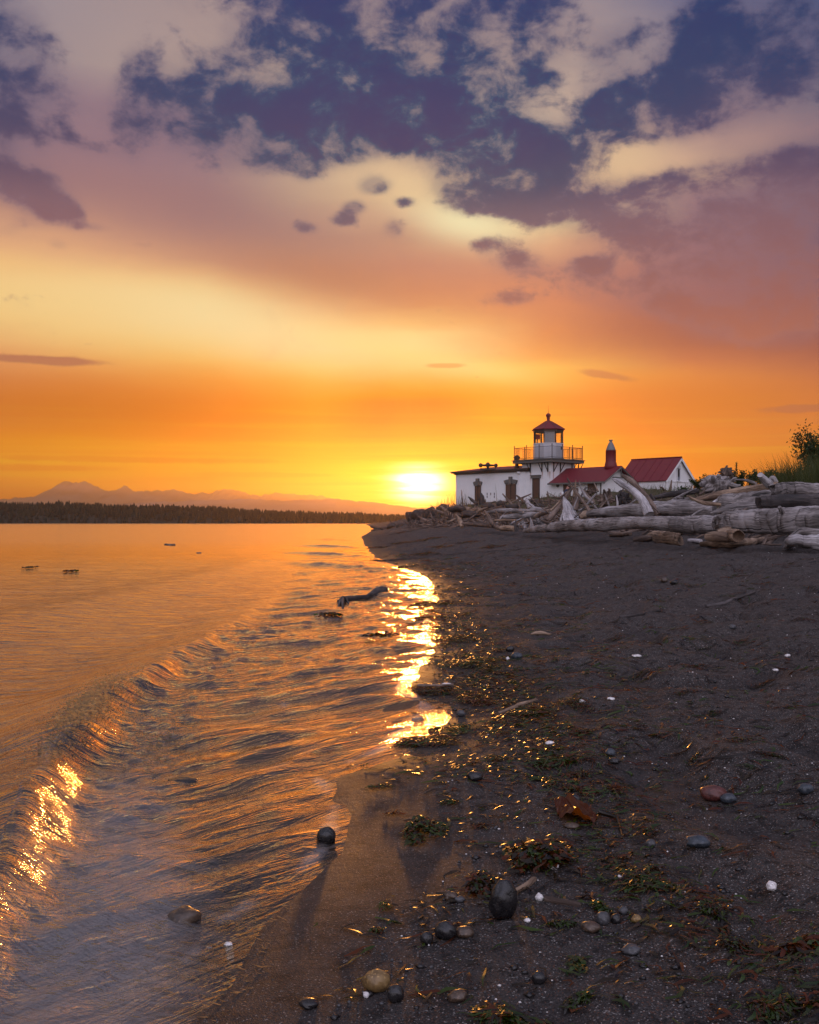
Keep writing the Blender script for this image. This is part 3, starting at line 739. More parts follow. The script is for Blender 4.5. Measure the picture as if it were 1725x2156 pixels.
    # lamp inside
    mb = MB(); mb.lathe(lc, [(.18,7.60),(.18,7.75),(.12,7.78),(.12,7.9),(.22,7.94),(.24,8.1),(.22,8.26),(.1,8.3)], 12); mb.build('lamp_pedestal', MT['zinc'], t)
    mb = MB(); mb.lathe(lc, [(1.30*R8,8.78),(1.32*R8,8.84),(.80*R8,9.17),(.24*R8,9.54),(.20,9.58)], 8, rot, False); rf = mb.build('lantern_roof', MT['red'], t)
    ro = ring(1.32)
    mb = MB()
    for p in ro: mb.tube([p+UP*8.85, lc+(p-lc)*.18+UP*9.56], [.022, .018], 5)
    mb.build('hip_seam', MT['brown'], rf)
    mb = MB(); mb.lathe(lc, [(.17,9.52),(.13,9.62),(.12,9.75),(.17,9.82),(.13,9.86),(.15,9.9),(.20,9.97),(.21,10.05),(.18,10.14),(.10,10.2),(.03,10.23)], 14); mb.build('ventilator_ball', MT['red'], t)
    mb = MB(); mb.tube([lc+UP*10.2, lc+UP*10.85], [.016, .008], 5); mb.build('lightning_rod', MT['dark'], t)
    # red lamp on a bracket beside the lantern
    lp = P(*C(4, 648, 470), 83.2); ax = (Vector((1,0,0)), Vector((0,1,0)), UP)
    mb = MB(); mb.box(lp, (.42, .36, .36), ax); mb.box(lp+UP*.20, (.46, .40, .04), ax); q = mb.build('signal_lamp', MT['redlamp'], t)
    mb = MB(); mb.tube([lp-UP*.18, lp+Vector((-.02,0,-.45)), lp+Vector((.02,0,-.62))], [.05,.05,.09], 6); mb.tube([lp-UP*.45, lp+Vector((.18,.1,-.75))], [.03,.03], 6); mb.build('lamp_bracket', MT['dark'], q)
    ph = P(*C(4, 1068, 663), 81.78); mb = MB(); mb.box(ph, (.14,.10,.22), ax); mb.box(ph+Vector((0,-.06,0)), (.09,.04,.12), ax); mb.build('lantern_base_vent', MT['dark'], lb)
    # ---- wing: front wall flush with the left face
    wd = 4.6; z1 = 5.35
    mb = MB(); quad(mb, WC+NL*.0, EL, -NL, side, Lw, Z0, z1, wd, 0); mb.build('wing_wall', MT['white'], t)
    mb = MB(); u0 = at_col(C(4, 480, 0)[0], WC+NL*.35)
    quad(mb, WC+NL*.12, EL, -NL, u0+.10, Lw+.12, z1, z1+.10, wd+.24)
    quad(mb, WC+NL*.30, EL, -NL, u0+.02, Lw+.30, z1+.10, z1+.20, wd+.6)
    quad(mb, WC+NL*.38, EL, -NL, u0, Lw+.38, z1+.20, z1+.27, wd+.76)
    mb.build('cornice', MT['brown'], t)
    mb = MB(); o = WC+NL*.34; a0, a1, b0, b1 = o+EL*(u0+.06), o+EL*(Lw+.34), o+EL*(u0+.06)-NL*(wd+.68), o+EL*(Lw+.34)-NL*(wd+.68)
    zr = z1+.27; r0, r1 = o+EL*(u0+.9)-NL*(wd/2+.34), o+EL*(Lw-2.)-NL*(wd/2+.34)
    vs = [a0+UP*zr, a1+UP*zr, b1+UP*zr, b0+UP*zr, r0+UP*(zr+.42), r1+UP*(zr+.42)]
    mb.add(vs, [(0,1,5,4),(1,2,5),(2,3,4,5),(3,0,4)], False); mb.build('wing_roof', MT['red'], t)
    # corner strip and downpipe where wing meets tower
    mb = MB(); u = at_col(C(4, 392, 0)[0]); quad(mb, WC, EL, NL, u-.30, u+.30, Z0, z1, .06); mb.build('corner_strip', MT['white'], t)
    u = at_col(C(4, 342, 0)[0]); p = WC+EL*u+NL*.09
    mb = MB(); mb.tube([p+UP*Z0, p+UP*(z1-.08)], [.045,.045], 8); mb.lathe(p+UP*(z1-.25), [(.05,0),(.17,.14),(.19,.25)], 10); mb.build('downpipe', MT['white'], t)
    # ---- openings of the wing: hooded windows
    for x0, x1, yt, yb, hood in ((238, 276, 500, 640, 1), (432, 496, 490, 640, 1)):
        u1, u0_ = at_col(C(1, x0+4, 0)[0]), at_col(C(1, x1-5, 0)[0]); um = (u0_+u1)/2; d = (WC+EL*um).y
        zt = zrow(C(1, 0, yt+38)[1], d); w = u1-u0_
        mb = MB(); quad(mb, WC, EL, NL, u0_, u1, Z0+.1, zt, .05); wn = mb.build('window', MT['door'], t)
        mb = MB(); quad(mb, WC, EL, NL, u0_-.07, u0_, Z0+.1, zt, .085); quad(mb, WC, EL, NL, u1, u1+.07, Z0+.1, zt, .085); mb.build('window_frame', MT['brown'], wn)
        mb = MB(); quad(mb, WC+EL*um, EL, NL, -.025, .025, Z0+.1, zt-.02, .03, .05); mb.build('meeting_stile', MT['dark'], wn)
        # hood with a keystone: shallow arch, splayed
        mb = MB(); n = 7; hw = w/2+.22; pts = []
        for k in range(n): f = -1+2*k/(n-1); pts.append((f*hw*1.04, zt+.30+.10*(1-f*f)))
        low = [(f*(hw-.10), zt-.0+.10*(1-f*f)) for f in [1-2*k/(n-1) for k in range(n)]]
        poly = pts+low; o = WC+EL*um
        fr = [o+EL*a+NL*.14+UP*z for a, z in poly]; bk = [o+EL*a+NL*.004+UP*z for a, z in poly]; N_ = len(poly)
        fs = []
        for k in range(n-1): fs += [(k, k+1, N_-2-k, N_-1-k)]
        fs += [(i, (i+1) % N_, N_+(i+1) % N_, N_+i) for i in range(N_)]
        mb.add(fr+bk, fs, False); hd = mb.build('window_hood', MT['grey'], wn)
        mb = MB(); quad(mb, o, EL, NL, -.15, .15, zt+.02, zt+.62, .19); mb.build('keystone', MT['grey'], wn)
    # small dark wall vents between the windows
    for x, y in ((313, 590), (335, 590), (358, 590), (313, 608), (358, 608)):
        u = at_col(C(1, x, 0)[0]); z = zrow(C(1, 0, y)[1], (WC+EL*u).y)
        mb = MB(); quad(mb, WC, EL, NL, u-.03, u+.03, z-.1, z+.1, .03); mb.build('wall_vent', MT['dark'], t)
    # ---- tower door with flat lintel
    u1, u0_ = at_col(C(4, 583, 0)[0]), at_col(C(4, 685, 0)[0]); d = (WC+EL*(u0_+u1)/2).y; zt = zrow(C(4, 0, 1180)[1], d)
    mb = MB(); quad(mb, WC, EL, NL, u0_, u1, Z0, zt, .04)
    dr = mb.build('door', MT['door'], t)
    mb = MB()
    for k in range(5):
        a = u0_+(u1-u0_)*(k+.5)/5; quad(mb, WC, EL, NL, a-.045, a+.045, Z0, zt-.06, .015, .041)
    mb.build('door_board', MT['door'], dr)
    mb = MB(); quad(mb, WC, EL, NL, u1, u1+.09, Z0, zt, .08); quad(mb, WC, EL, NL, u0_-.03, u0_, Z0, zt, .08); mb.build('door_frame', MT['brown'], dr)
    mb = MB(); quad(mb, WC, EL, NL, u0_-.14, u1+.19, zt, zt+.20, .16); quad(mb, WC, EL, NL, u0_-.18, u1+.23, zt+.20, zt+.27, .21); mb.build('lintel', MT['grey'], dr)
    # ---- roof gear on the wing: fog horns and stack
    dh = 85.2; c0 = P(*C(7, 575, 405), dh)
    fh = lambda x, y: P(*C(7, x, y), dh)
    mb = MB(); mb.box(fh(705, 402), (fh(830, 0).x-fh(578, 0).x, .5, .10), (Vector((1,0,0)), Vector((0,1,0)), UP)); hb = mb.build('fog_horn', MT['dark'], t)
    for x, y, rr in ((588, 335, .20), (838, 336, .18), (706, 330, .20)):
        p = fh(x, y); mb = MB()
        s_ = -1 if x < 700 else 1
        if x != 706: mb.lathe(p-UP*0, [(.02,-rr*.95),(rr*.7,-rr*.7),(rr,0),(rr*.7,rr*.7),(.02,rr*.95)], 12)
        else: mb.lathe(p, [(.12,-.42),(.10,-.2),(rr*.9,-.08),(rr,.06),(rr*.6,.18),(.02,.24)], 12)
        mb.build('horn_bell', MT['dark'], hb)
    mb = MB(); mb.tube([fh(588,335), fh(706,338), fh(838,336)], [.07,.11,.07], 8); mb.tube([fh(838,350), fh(822,395)], [.05,.04], 6); mb.tube([fh(600,350), fh(588,395)], [.03,.03], 6); mb.build('horn_pipe', MT['dark'], hb)
    mb = MB(); dsx = 83.6; p = P(*C(4, 293, 985), dsx); hgt = zrow(C(4, 0, 775)[1], dsx)-p.z
    mb.lathe(p-UP*.15, [(.26,0),(.20,.2),(.15,.28),(.145,hgt*.62),(.16,hgt*.70),(.24,hgt*.78),(.25,hgt*.86),(.16,hgt*.9)], 14); sk = mb.build('vent_stack', MT['brown'], t)
    mb = MB(); mb.lathe(p-UP*.15, [(.30,hgt*.9),(.30,hgt*.96),(.20,hgt*1.0),(.08,hgt*1.12)], 14); mb.build('stack_cowl', MT['dark'], sk)
    # ---- extension with red gabled roof, in front to the right
    E = -EL; s1 = at_col(601.7, WC, E); dep = 4.0; ze = 4.42; zp = 5.52; A = WC+NL*.0
    mb = MB(); b = [A, A+E*s1, A+E*s1+ER*dep, A+ER*dep]
    vs = [p+UP*Z0 for p in b]+[p+UP*ze for p in b]+[A+ER*dep/2+UP*(zp-.06), A+E*s1+ER*dep/2+UP*(zp-.06)]
    mb.add(vs, [(0,1,5,4),(2,3,7,6),(1,2,6,9,5),(3,0,4,8,7)], False); mb.build('extension_wall', MT['white'], t)
    ov = .32; slope = (zp-ze)/(dep/2)
    rr_ = []
    for sgn in (0, 1):
        mb = MB()
        if sgn == 0: a, b_ = A-ER*ov-E*.04, A+E*(s1+.45)-ER*ov
        else: a, b_ = A+ER*(dep+ov)-E*.04, A+E*(s1+.45)+ER*(dep+ov)
        c_, d_ = A+E*(s1+.45)+ER*dep/2, A-E*.04+ER*dep/2
        zz = ze-slope*ov+.06
        roof_plane(mb, a+UP*zz, b_+UP*zz, c_+UP*(zp+.06), d_+UP*(zp+.06), .06); rr_.append(mb.build('extension_roof', MT['ribbed'], t))
    mb = MB(); a = A-ER*ov; zz = ze-slope*ov
    mb.box(a+E*(s1/2+.2)-ER*.06+UP*(zz-.02), (s1+.5, .12, .13), (E, ER, UP)); mb.build('gutter', MT['grey'], rr_[0])
    mb = MB()
    for sg in (0, 1):
        p = A+E*(s1+.43)+ER*(-ov if sg == 0 else dep+ov)+UP*(ze-slope*ov); q = A+E*(s1+.43)+ER*dep/2+UP*(zp)
        mb.tube([p-UP*.07, q-UP*.07], [.075, .075], 4)
    mb.tube([A+E*(s1+.40)+ER*(dep*.22)+UP*(ze+.22), A+E*(s1+.40)+ER*(dep*.78)+UP*(ze+.22)], [.05,.05], 4)
    mb.tube([A+E*(s1+.40)+ER*(dep*.5)+UP*(ze+.2), A+E*(s1+.40)+ER*(dep*.5)+UP*(zp-.05)], [.05,.05], 4)
    mb.build('gable_truss', MT['grey'], rr_[0])
    # its openings, along the eave side
    for x0, x1, yt, nm in ((1112, 1215, 1262, 'door'), (1530, 1660, 1245, 'window')):
        u0_, u1 = at_col(C(4, x0, 0)[0], WC, E), at_col(C(4, x1, 0)[0], WC, E); d = (WC+E*(u0_+u1)/2).y; zt = zrow(C(4, 0, yt)[1], d)
        mb = MB(); quad(mb, WC, E, NL, u0_, u1, Z0+.2, zt, .04); w = mb.build(nm, MT['door'], t)
        mb = MB(); quad(mb, WC, E, NL, u0_-.12, u1+.12, zt, zt+.14, .10); quad(mb, WC, E, NL, u0_-.06, u0_, Z0+.2, zt, .07); quad(mb, WC, E, NL, u1, u1+.06, Z0+.2, zt, .07); mb.build(nm+'_frame', MT['brown'], w)
        if nm == 'window':
            mb = MB(); quad(mb, WC, E, NL, (u0_+u1)/2-.03, (u0_+u1)/2+.03, Z0+.2, zt, .03, .04); quad(mb, WC, E, NL, u0_, u1, zt-.62, zt-.56, .03, .04); mb.build('glazing_bar', MT['brown'], w)
    u = at_col(C(4, 1001, 0)[0], WC, E); z = zrow(C(4, 0, 1302)[1], (WC+E*u).y); p = WC+E*u+UP*z
    mb = MB(); mb.tube([p+NL*.0, p+NL*.05], [.13, .13], 16); ph = mb.build('porthole', MT['dark'], t)
    mb = MB(); mb.tube([p+NL*.0, p+NL*.03], [.17, .17], 16); mb.build('porthole_rim', MT['zinc'], ph)
    u = at_col(C(1, 785, 0)[0], WC, E); z = zrow(C(1, 0, 588)[1], (WC+E*u).y)
    mb = MB(); quad(mb, WC, E, NL, u-.22, u+.12, z-.10, z+.08, .02); mb.build('wall_plate', paint('faded_plate', (.50,.36,.36,1), .6, .3)[0], t)
    # red round chimney with a conical zinc cap
    s = at_col(610.8, WC+ER*dep/2, E); p = WC+ER*dep/2+E*s; zt = zrow(C(1, 0, 320)[1], p.y); zb = zp-.25; r = .41
    mb = MB(); mb.lathe(p, [(.53,zb),(.49,zb+.35),(.45,zb+.55),(r,zb+.68),(r,zt),(r+.02,zt+.02)], 20); ch = mb.build('chimney', MT['red'], t)
    zc = zrow(C(1, 0, 250)[1], p.y); h = zc-zt
    mb = MB(); mb.lathe(p, [(r-.02,zt+.02),(r*.92,zt+h*.10),(r*.62,zt+h*.50),(r*.26,zt+h*.80),(r*.22,zt+h*.84),(r*.40,zt+h*.93),(r*.36,zt+h)], 16); mb.build('chimney_cap', MT['zinc'], ch)
    # corner pipe of the extension
    p = A+E*(s1-.06)+NL*.05; mb = MB(); mb.tube([p+UP*Z0, p+UP*(ze-.2)], [.04,.04], 8); mb.build('downpipe', MT['dark'], t)

def make_shed():
    Dp = 85; o = P(665.3, 479.6, Dp); A = Vector((o.x, o.y, 0)); ze = o.z
    t = empty('boathouse', (A.x, A.y, Z0), 'white shed with steep red metal roof and louvred gable, behind the driftwood', 'shed')
    dep, L, zp = 4.5, 4.75, 6.72
    b = [A, A+ER*dep, A+ER*dep+EL*L, A+EL*L]
    mb = MB(); vs = [p+UP*Z0 for p in b]+[p+UP*ze for p in b]+[A+ER*dep/2+UP*(zp-.08), A+EL*L+ER*dep/2+UP*(zp-.08)]
    mb.add(vs, [(0,4,7,3),(1,2,6,5),(0,1,5,8,4),(2,3,7,9,6)], False); mb.build('wall', MT['white'], t)
    slope = (zp-ze)/(dep/2); ov = .16; g = .22
    rr = []
    for sg in (0, 1):
        e0 = -ER*ov if sg == 0 else ER*(dep+ov); zz = ze-slope*ov+.05
        a, b_ = A+EL*(L+g)+e0+UP*zz, A-EL*g+e0+UP*zz; c_, d_ = A-EL*g+ER*dep/2+UP*(zp+.05), A+EL*(L+g)+ER*dep/2+UP*(zp+.05)
        mb = MB(); roof_plane(mb, a, b_, c_, d_, .07); r = mb.build('roof', MT['red'], t); rr.append(r)
        mb = MB()
        for k in range(1, 6):
            f = k/6+(.02 if k % 2 else -.02); mb.tube([a.lerp(b_, f)+UP*.02, d_.lerp(c_, f)+UP*.02], [.028,.028], 4)
        mb.build('roof_seam', MT['red'], r)
    mb = MB(); mb.tube([A+EL*(L+g)+ER*dep/2+UP*(zp+.09), A-EL*g+ER*dep/2+UP*(zp+.09)], [.05,.05], 6); mb.build('ridge_cap', MT['red'], rr[0])
    mb = MB(); q = A-EL*(g-.02)
    for sg in (0, 1):
        e0 = -ER*ov if sg == 0 else ER*(dep+ov)
        p0, p1 = q+e0+UP*(ze-slope*ov-.10), q+ER*dep/2+UP*(zp-.10)
        dr = (p1-p0).normalized(); nn = EL.cross(dr)
        mb.box((p0+p1)/2, ((p1-p0).length, .05, .20), (dr, EL, nn))
    mb.build('barge_board', MT['white'], t)
    mb = MB(); mb.box(A-EL*.03+ER*(dep/2)+UP*(ze-.12), (dep, .05, .09), (ER, EL, UP)); mb.box(A+EL*(L/2)-ER*.03+UP*(ze-.10), (L, .05, .16), (EL, ER, UP)); mb.build('frieze_board', MT['white'], t)
    mb = MB()
    for p, e in ((A-EL*.035+ER*.09, ER), (A-ER*.035+EL*.09, EL)): mb.box(p+UP*((Z0+ze)/2-.1), (.20, .06, ze-Z0-.2), (e, EL if e is ER else ER, UP))
    mb.build('corner_board', MT['white'], t)
    u = at_col(C(1, 1510, 0)[0], A, ER); d = (A+ER*u).y; z0, z1 = zrow(C(1, 0, 510)[1], d), zrow(C(1, 0, 432)[1], d)
    mb = MB(); w = .26
    for s_ in (-1, 1): mb.box(A-EL*.05+ER*(u+s_*w)+UP*((z0+z1)/2), (.07, .1, z1-z0), (ER, EL, UP))
    mb.box(A-EL*.07+ER*u+UP*z0, (2*w+.16, .14, .08), (ER, EL, UP)); lv = mb.build('louvre_window', MT['white'], t)
    mb = MB(); mb.box(A-EL*.02+ER*u+UP*((z0+z1)/2), (2*w, .03, z1-z0), (ER, EL, UP)); mb.build('window_back', paint('grey_blue_board', (.20,.215,.25,1), .6, .2)[0], lv)
    mb = MB(); mb.box(A-EL*.045+ER*(u+.02)+UP*(z1-.38), (.26, .02, .62), (ER, EL, UP)); mb.build('window_opening', MT['dark'], lv)
    mb = MB()
    for k in range(4): mb.box(A-EL*.10+ER*u+UP*(z1+.06+k*.10), (2*w+.16+.04*k, .12, .05), (ER, EL, UP))
    mb.build('window_hood', MT['white'], lv)
    # boarded long side: three wide door leaves
    for k in range(3):
        a = .35+k*1.42; mb = MB(); quad(mb, A, EL, -ER, a, a+1.36, Z0, ze-.32, .025); mb.build('door_leaf', MT['white'], t)
def setup_stains():
    s4 = lambda x: C(4, x, 0)[0]
    STAINS.clear()
    for x, ln in ((530, 1.15), (730, .75), (832, .55), (862, .9)): STAINS.append((at_col(s4(x), WC, EL), ln))
    for x, ln in ((925, 1.6), (1040, .85), (1240, .4)): STAINS.append((20+at_col(s4(x), WC, ER), ln))
# ------------------------------------------------------------------ driftwood
WOOD = {}
def wood_mat(name, c1, c2, dark, pale=None):
    m, g, b = new_mat(name)
    uv = g.node('ShaderNodeUVMap').outputs[0]; sp = g.node('ShaderNodeSeparateXYZ', {0: uv}); u, v = sp.outputs[0], sp.outputs[1]
    tc = g.node('ShaderNodeTexCoord').outputs['Object']
    w = g.mul(g.sub(g.noise(tc, 1.6, 3.), .5), .25)
    gr = g.noise(g.vec(g.mul(u, 1.6), g.mul(g.add(v, w), 26.)), 1., 6., .65, .6)
    ck = g.noise(g.vec(g.mul(u, .9), g.mul(g.add(v, w), 15.), 4.), 1., 4., .6)
    pt = g.noise(tc, 1.3, 5., .6)
    c = g.mix(g.ss(.38, .64, gr), tuple(x*.7 for x in c1[:3])+(1,), c2)
    c = g.mix(g.mul(g.ss(.48, .72, pt), .75), c, pale or tuple(min(1, x*1.35) for x in c2[:3])+(1,))
    c = g.mix(g.mul(g.ss(.53, .36, pt), .55), c, dark)
    c = g.mix(g.mul(g.ss(.57, .65, ck), .9), c, tuple(x*.25 for x in dark[:3])+(1,))
    g.L.new(c, b.inputs['Base Color']); b.inputs['Roughness'].default_value = .78
    h = g.sub(g.mul(gr, .7), g.mul(g.ss(.58, .70, ck), 1.2))
    g.L.new(g.bump(h, .03, .9), b.inputs['Normal']); WOOD[name] = m
def wood_mats():
    wood_mat('silver_driftwood', (.150,.125,.118,1), (.36,.315,.305,1), (.060,.050,.048,1), (.44,.41,.42,1))
    wood_mat('pale_driftwood', (.28,.25,.25,1), (.55,.51,.52,1), (.10,.08,.078,1), (.66,.62,.63,1))
    wood_mat('tan_driftwood', (.17,.10,.062,1), (.34,.23,.155,1), (.065,.038,.026,1), (.46,.33,.24,1))
    wood_mat('brown_driftwood', (.085,.052,.038,1), (.21,.14,.105,1), (.035,.022,.018,1), (.30,.22,.18,1))
    wood_mat('dark_driftwood', (.026,.020,.019,1), (.080,.062,.060,1), (.012,.010,.010,1), (.13,.11,.11,1))
    m, g, b = new_mat('beach_rock'); tc = g.node('ShaderNodeTexCoord').outputs['Object']
    n = g.noise(tc, 3., 6., .65)
    g.L.new(g.ramp(n, [(.3, (.022,.015,.012,1)), (.55, (.055,.040,.034,1)), (.75, (.11,.09,.082,1))]), b.inputs['Base Color']); b.inputs['Roughness'].default_value = .85
    g.L.new(g.bump(g.noise(tc, 9., 6., .7), .06, .8), b.inputs['Normal']); WOOD['rock'] = m
def smooth_path(pts, n):
    """Catmull-Rom through (vector, radius) pairs"""
    out = []; k = len(pts)
    for i in range(k-1):
        p0, p1, p2, p3 = pts[max(i-1, 0)], pts[i], pts[i+1], pts[min(i+2, k-1)]
        for j in range(n):
            t = j/n
            f = lambda a, b, c, d: .5*((2*b)+(c-a)*t+(2*a-5*b+4*c-d)*t*t+(3*b-a-3*c+d)*t**3)
            out.append((f(p0[0], p1[0], p2[0], p3[0]), max(f(p0[1], p1[1], p2[1], p3[1]), .01)))
    out.append(pts[-1]); return out
SEED = [0]
def trace(k, pts):
    """photo outline points (x, y, depth or None, radius) of crop k -> world points and radii"""
    out = []
    for x, y, d, r in pts:
        px, py = C(k, x, y); rp = r*CS(k)
        if d is None: d = ground(px, py+rp*.9, 12).y
        out.append((P(px, py, d), rp*d/F))
    return out
def log(name, lab, cat, k, pts, mat, flute=.10, jit=.18, seg=18, n=None, cave=.12, group=None, parent=None, knots=0):
    SEED[0] += 1; s = SEED[0]
    tr = trace(k, pts); L = sum((tr[i+1][0]-tr[i][0]).length for i in range(len(tr)-1)); rm = max(t[1] for t in tr)
    n = n or max(4, min(16, int(L/(len(tr)-1)/max(rm*.6, .05))))
    sm = smooth_path(tr, n); mb = MB()
    rr = random.Random(s)
    pp = [p+Vector((rr.uniform(-1,1), rr.uniform(-1,1), rr.uniform(-1,1)))*r*.05 for p, r in sm]
    mb.tube(pp, [r for p, r in sm], seg, True, jit, s, flute, 1., cave)
    o = mb.build(name, WOOD[mat])
    tag(o, lab, cat, group)
    # broken branch stubs
    for q in range(knots):
        i = rr.randrange(len(sm)//8, len(sm)-len(sm)//8); p, r = sm[i]; a = rr.uniform(.2, 2.9)
        t = (sm[min(i+1, len(sm)-1)][0]-sm[i-1][0]).normalized(); sd = t.cross(Vector((0,0,1))).normalized(); nn = sd.cross(t)
        d = (sd*math.cos(a)*(-1 if sd.y > 0 else 1)+nn*abs(math.sin(a))+t*rr.uniform(-.5,.5)).normalized()
        m2 = MB(); m2.tube([p+d*r*.7, p+d*r*1.15, p+d*r*rr.uniform(1.25, 1.7)], [r*.30, r*.22, r*.14], 9, True, .3, s+q, .2)
        b = m2.build('branch_stub', WOOD[mat]); b.parent = o
    return o
def lump(mb, c, rad, seed, amp=.35, sub=3, rid=0.):
    bm = bmesh.new(); bmesh.ops.create_icosphere(bm, subdivisions=sub, radius=1)
    vs = []
    X = np.array([v.co[:] for v in bm.verts])
    nz = fbm(X[:,0]*1.6+seed*3.3+X[:,2]*.7, X[:,1]*1.6-seed+X[:,2]*1.1, seed, 4)
    if rid: nz = nz-rid*np.abs(vnoise(np.arctan2(X[:,2], X[:,0])*3.2, X[:,1]*1.2+seed, seed+4))
    X = X*(1+amp*nz)[:, None]*np.array(rad)[None]
    if amp < .5 and rid == 0: X[:,2] = np.maximum(X[:,2], -rad[2]*.7)
    b = len(mb.v); mb.v += [tuple(Vector(x)+Vector(c)) for x in X]
    for f in bm.faces:
        mb.uv[len(mb.f)] = [(float(X[v.index][2])*1.0, float(math.atan2(X[v.index][1], X[v.index][0]))*rad[0]) for v in f.verts]
        mb.f.append(tuple(v.index+b for v in f.verts)); mb.sm.append(True)
    bm.free()
def root_wad(name, lab, cat, k, cx, cy, d, rx, ry, nroots, mat, up=.3, core=.55, thick=.16):
    """upturned stump: gnarled core and tapering, twisting roots"""
    SEED[0] += 1; s = SEED[0]; rr = random.Random(s*7)
    px, py = C(k, cx, cy)
    if d is None: d = ground(px, py+ry*CS(k)*.9, 12).y
    c = P(px, py, d); RX, RY = rx*CS(k)*d/F, ry*CS(k)*d/F
    mb = MB(); lump(mb, c, (RX*core, RX*core*.9, RY*core*1.1), s, .55, 4, .5)
    o = tag(mb.build(name, WOOD[mat]), lab, cat)
    for i in range(nroots):
        a = 2*math.pi*(i+rr.uniform(-.3,.3))/nroots; f = rr.uniform(.75, 1.05)
        dx, dz = math.cos(a)*RX*f, math.sin(a)*RY*f*(1 if math.sin(a) > -.2 else .8)
        dy = rr.uniform(-.8, .35)*RX
        p0 = c+Vector((dx*.2, 0, dz*.2)); p1 = c+Vector((dx*.55+rr.uniform(-.15,.15)*RX, dy*.5, dz*.55+rr.uniform(-.12,.12)*RY)); p2 = c+Vector((dx*.85+rr.uniform(-.18,.18)*RX, dy*.9, dz*.85+rr.uniform(-.15,.15)*RY)); p3 = c+Vector((dx+rr.uniform(-.2,.2)*RX, dy, dz))
        r0 = thick*(RX+RY)/2*rr.uniform(.7, 1.4)
        sm = smooth_path([(p0, r0*1.5), (p1, r0), (p2, r0*.62), (p3, r0*.22)], 5); m2 = MB()
        m2.tube([p for p, r in sm], [r for p, r in sm], 9, True, .35, s+i, .25)
        b = m2.build('root', WOOD[mat]); b.parent = o
    return o
def boulder(lab, k, cx, cy, d, rx, ry, group=None, mat='rock', ang=.35):
    SEED[0] += 1
    px, py = C(k, cx, cy); c = P(px, py, d); RX, RY = rx*CS(k)*d/F, ry*CS(k)*d/F
    mb = MB(); lump(mb, c, (RX, RX*.8, RY), SEED[0]+40, ang, 3)
    return tag(mb.build('boulder', WOOD[mat]), lab, 'rock', group)
CR[8] = (1400, 1950, .3478)
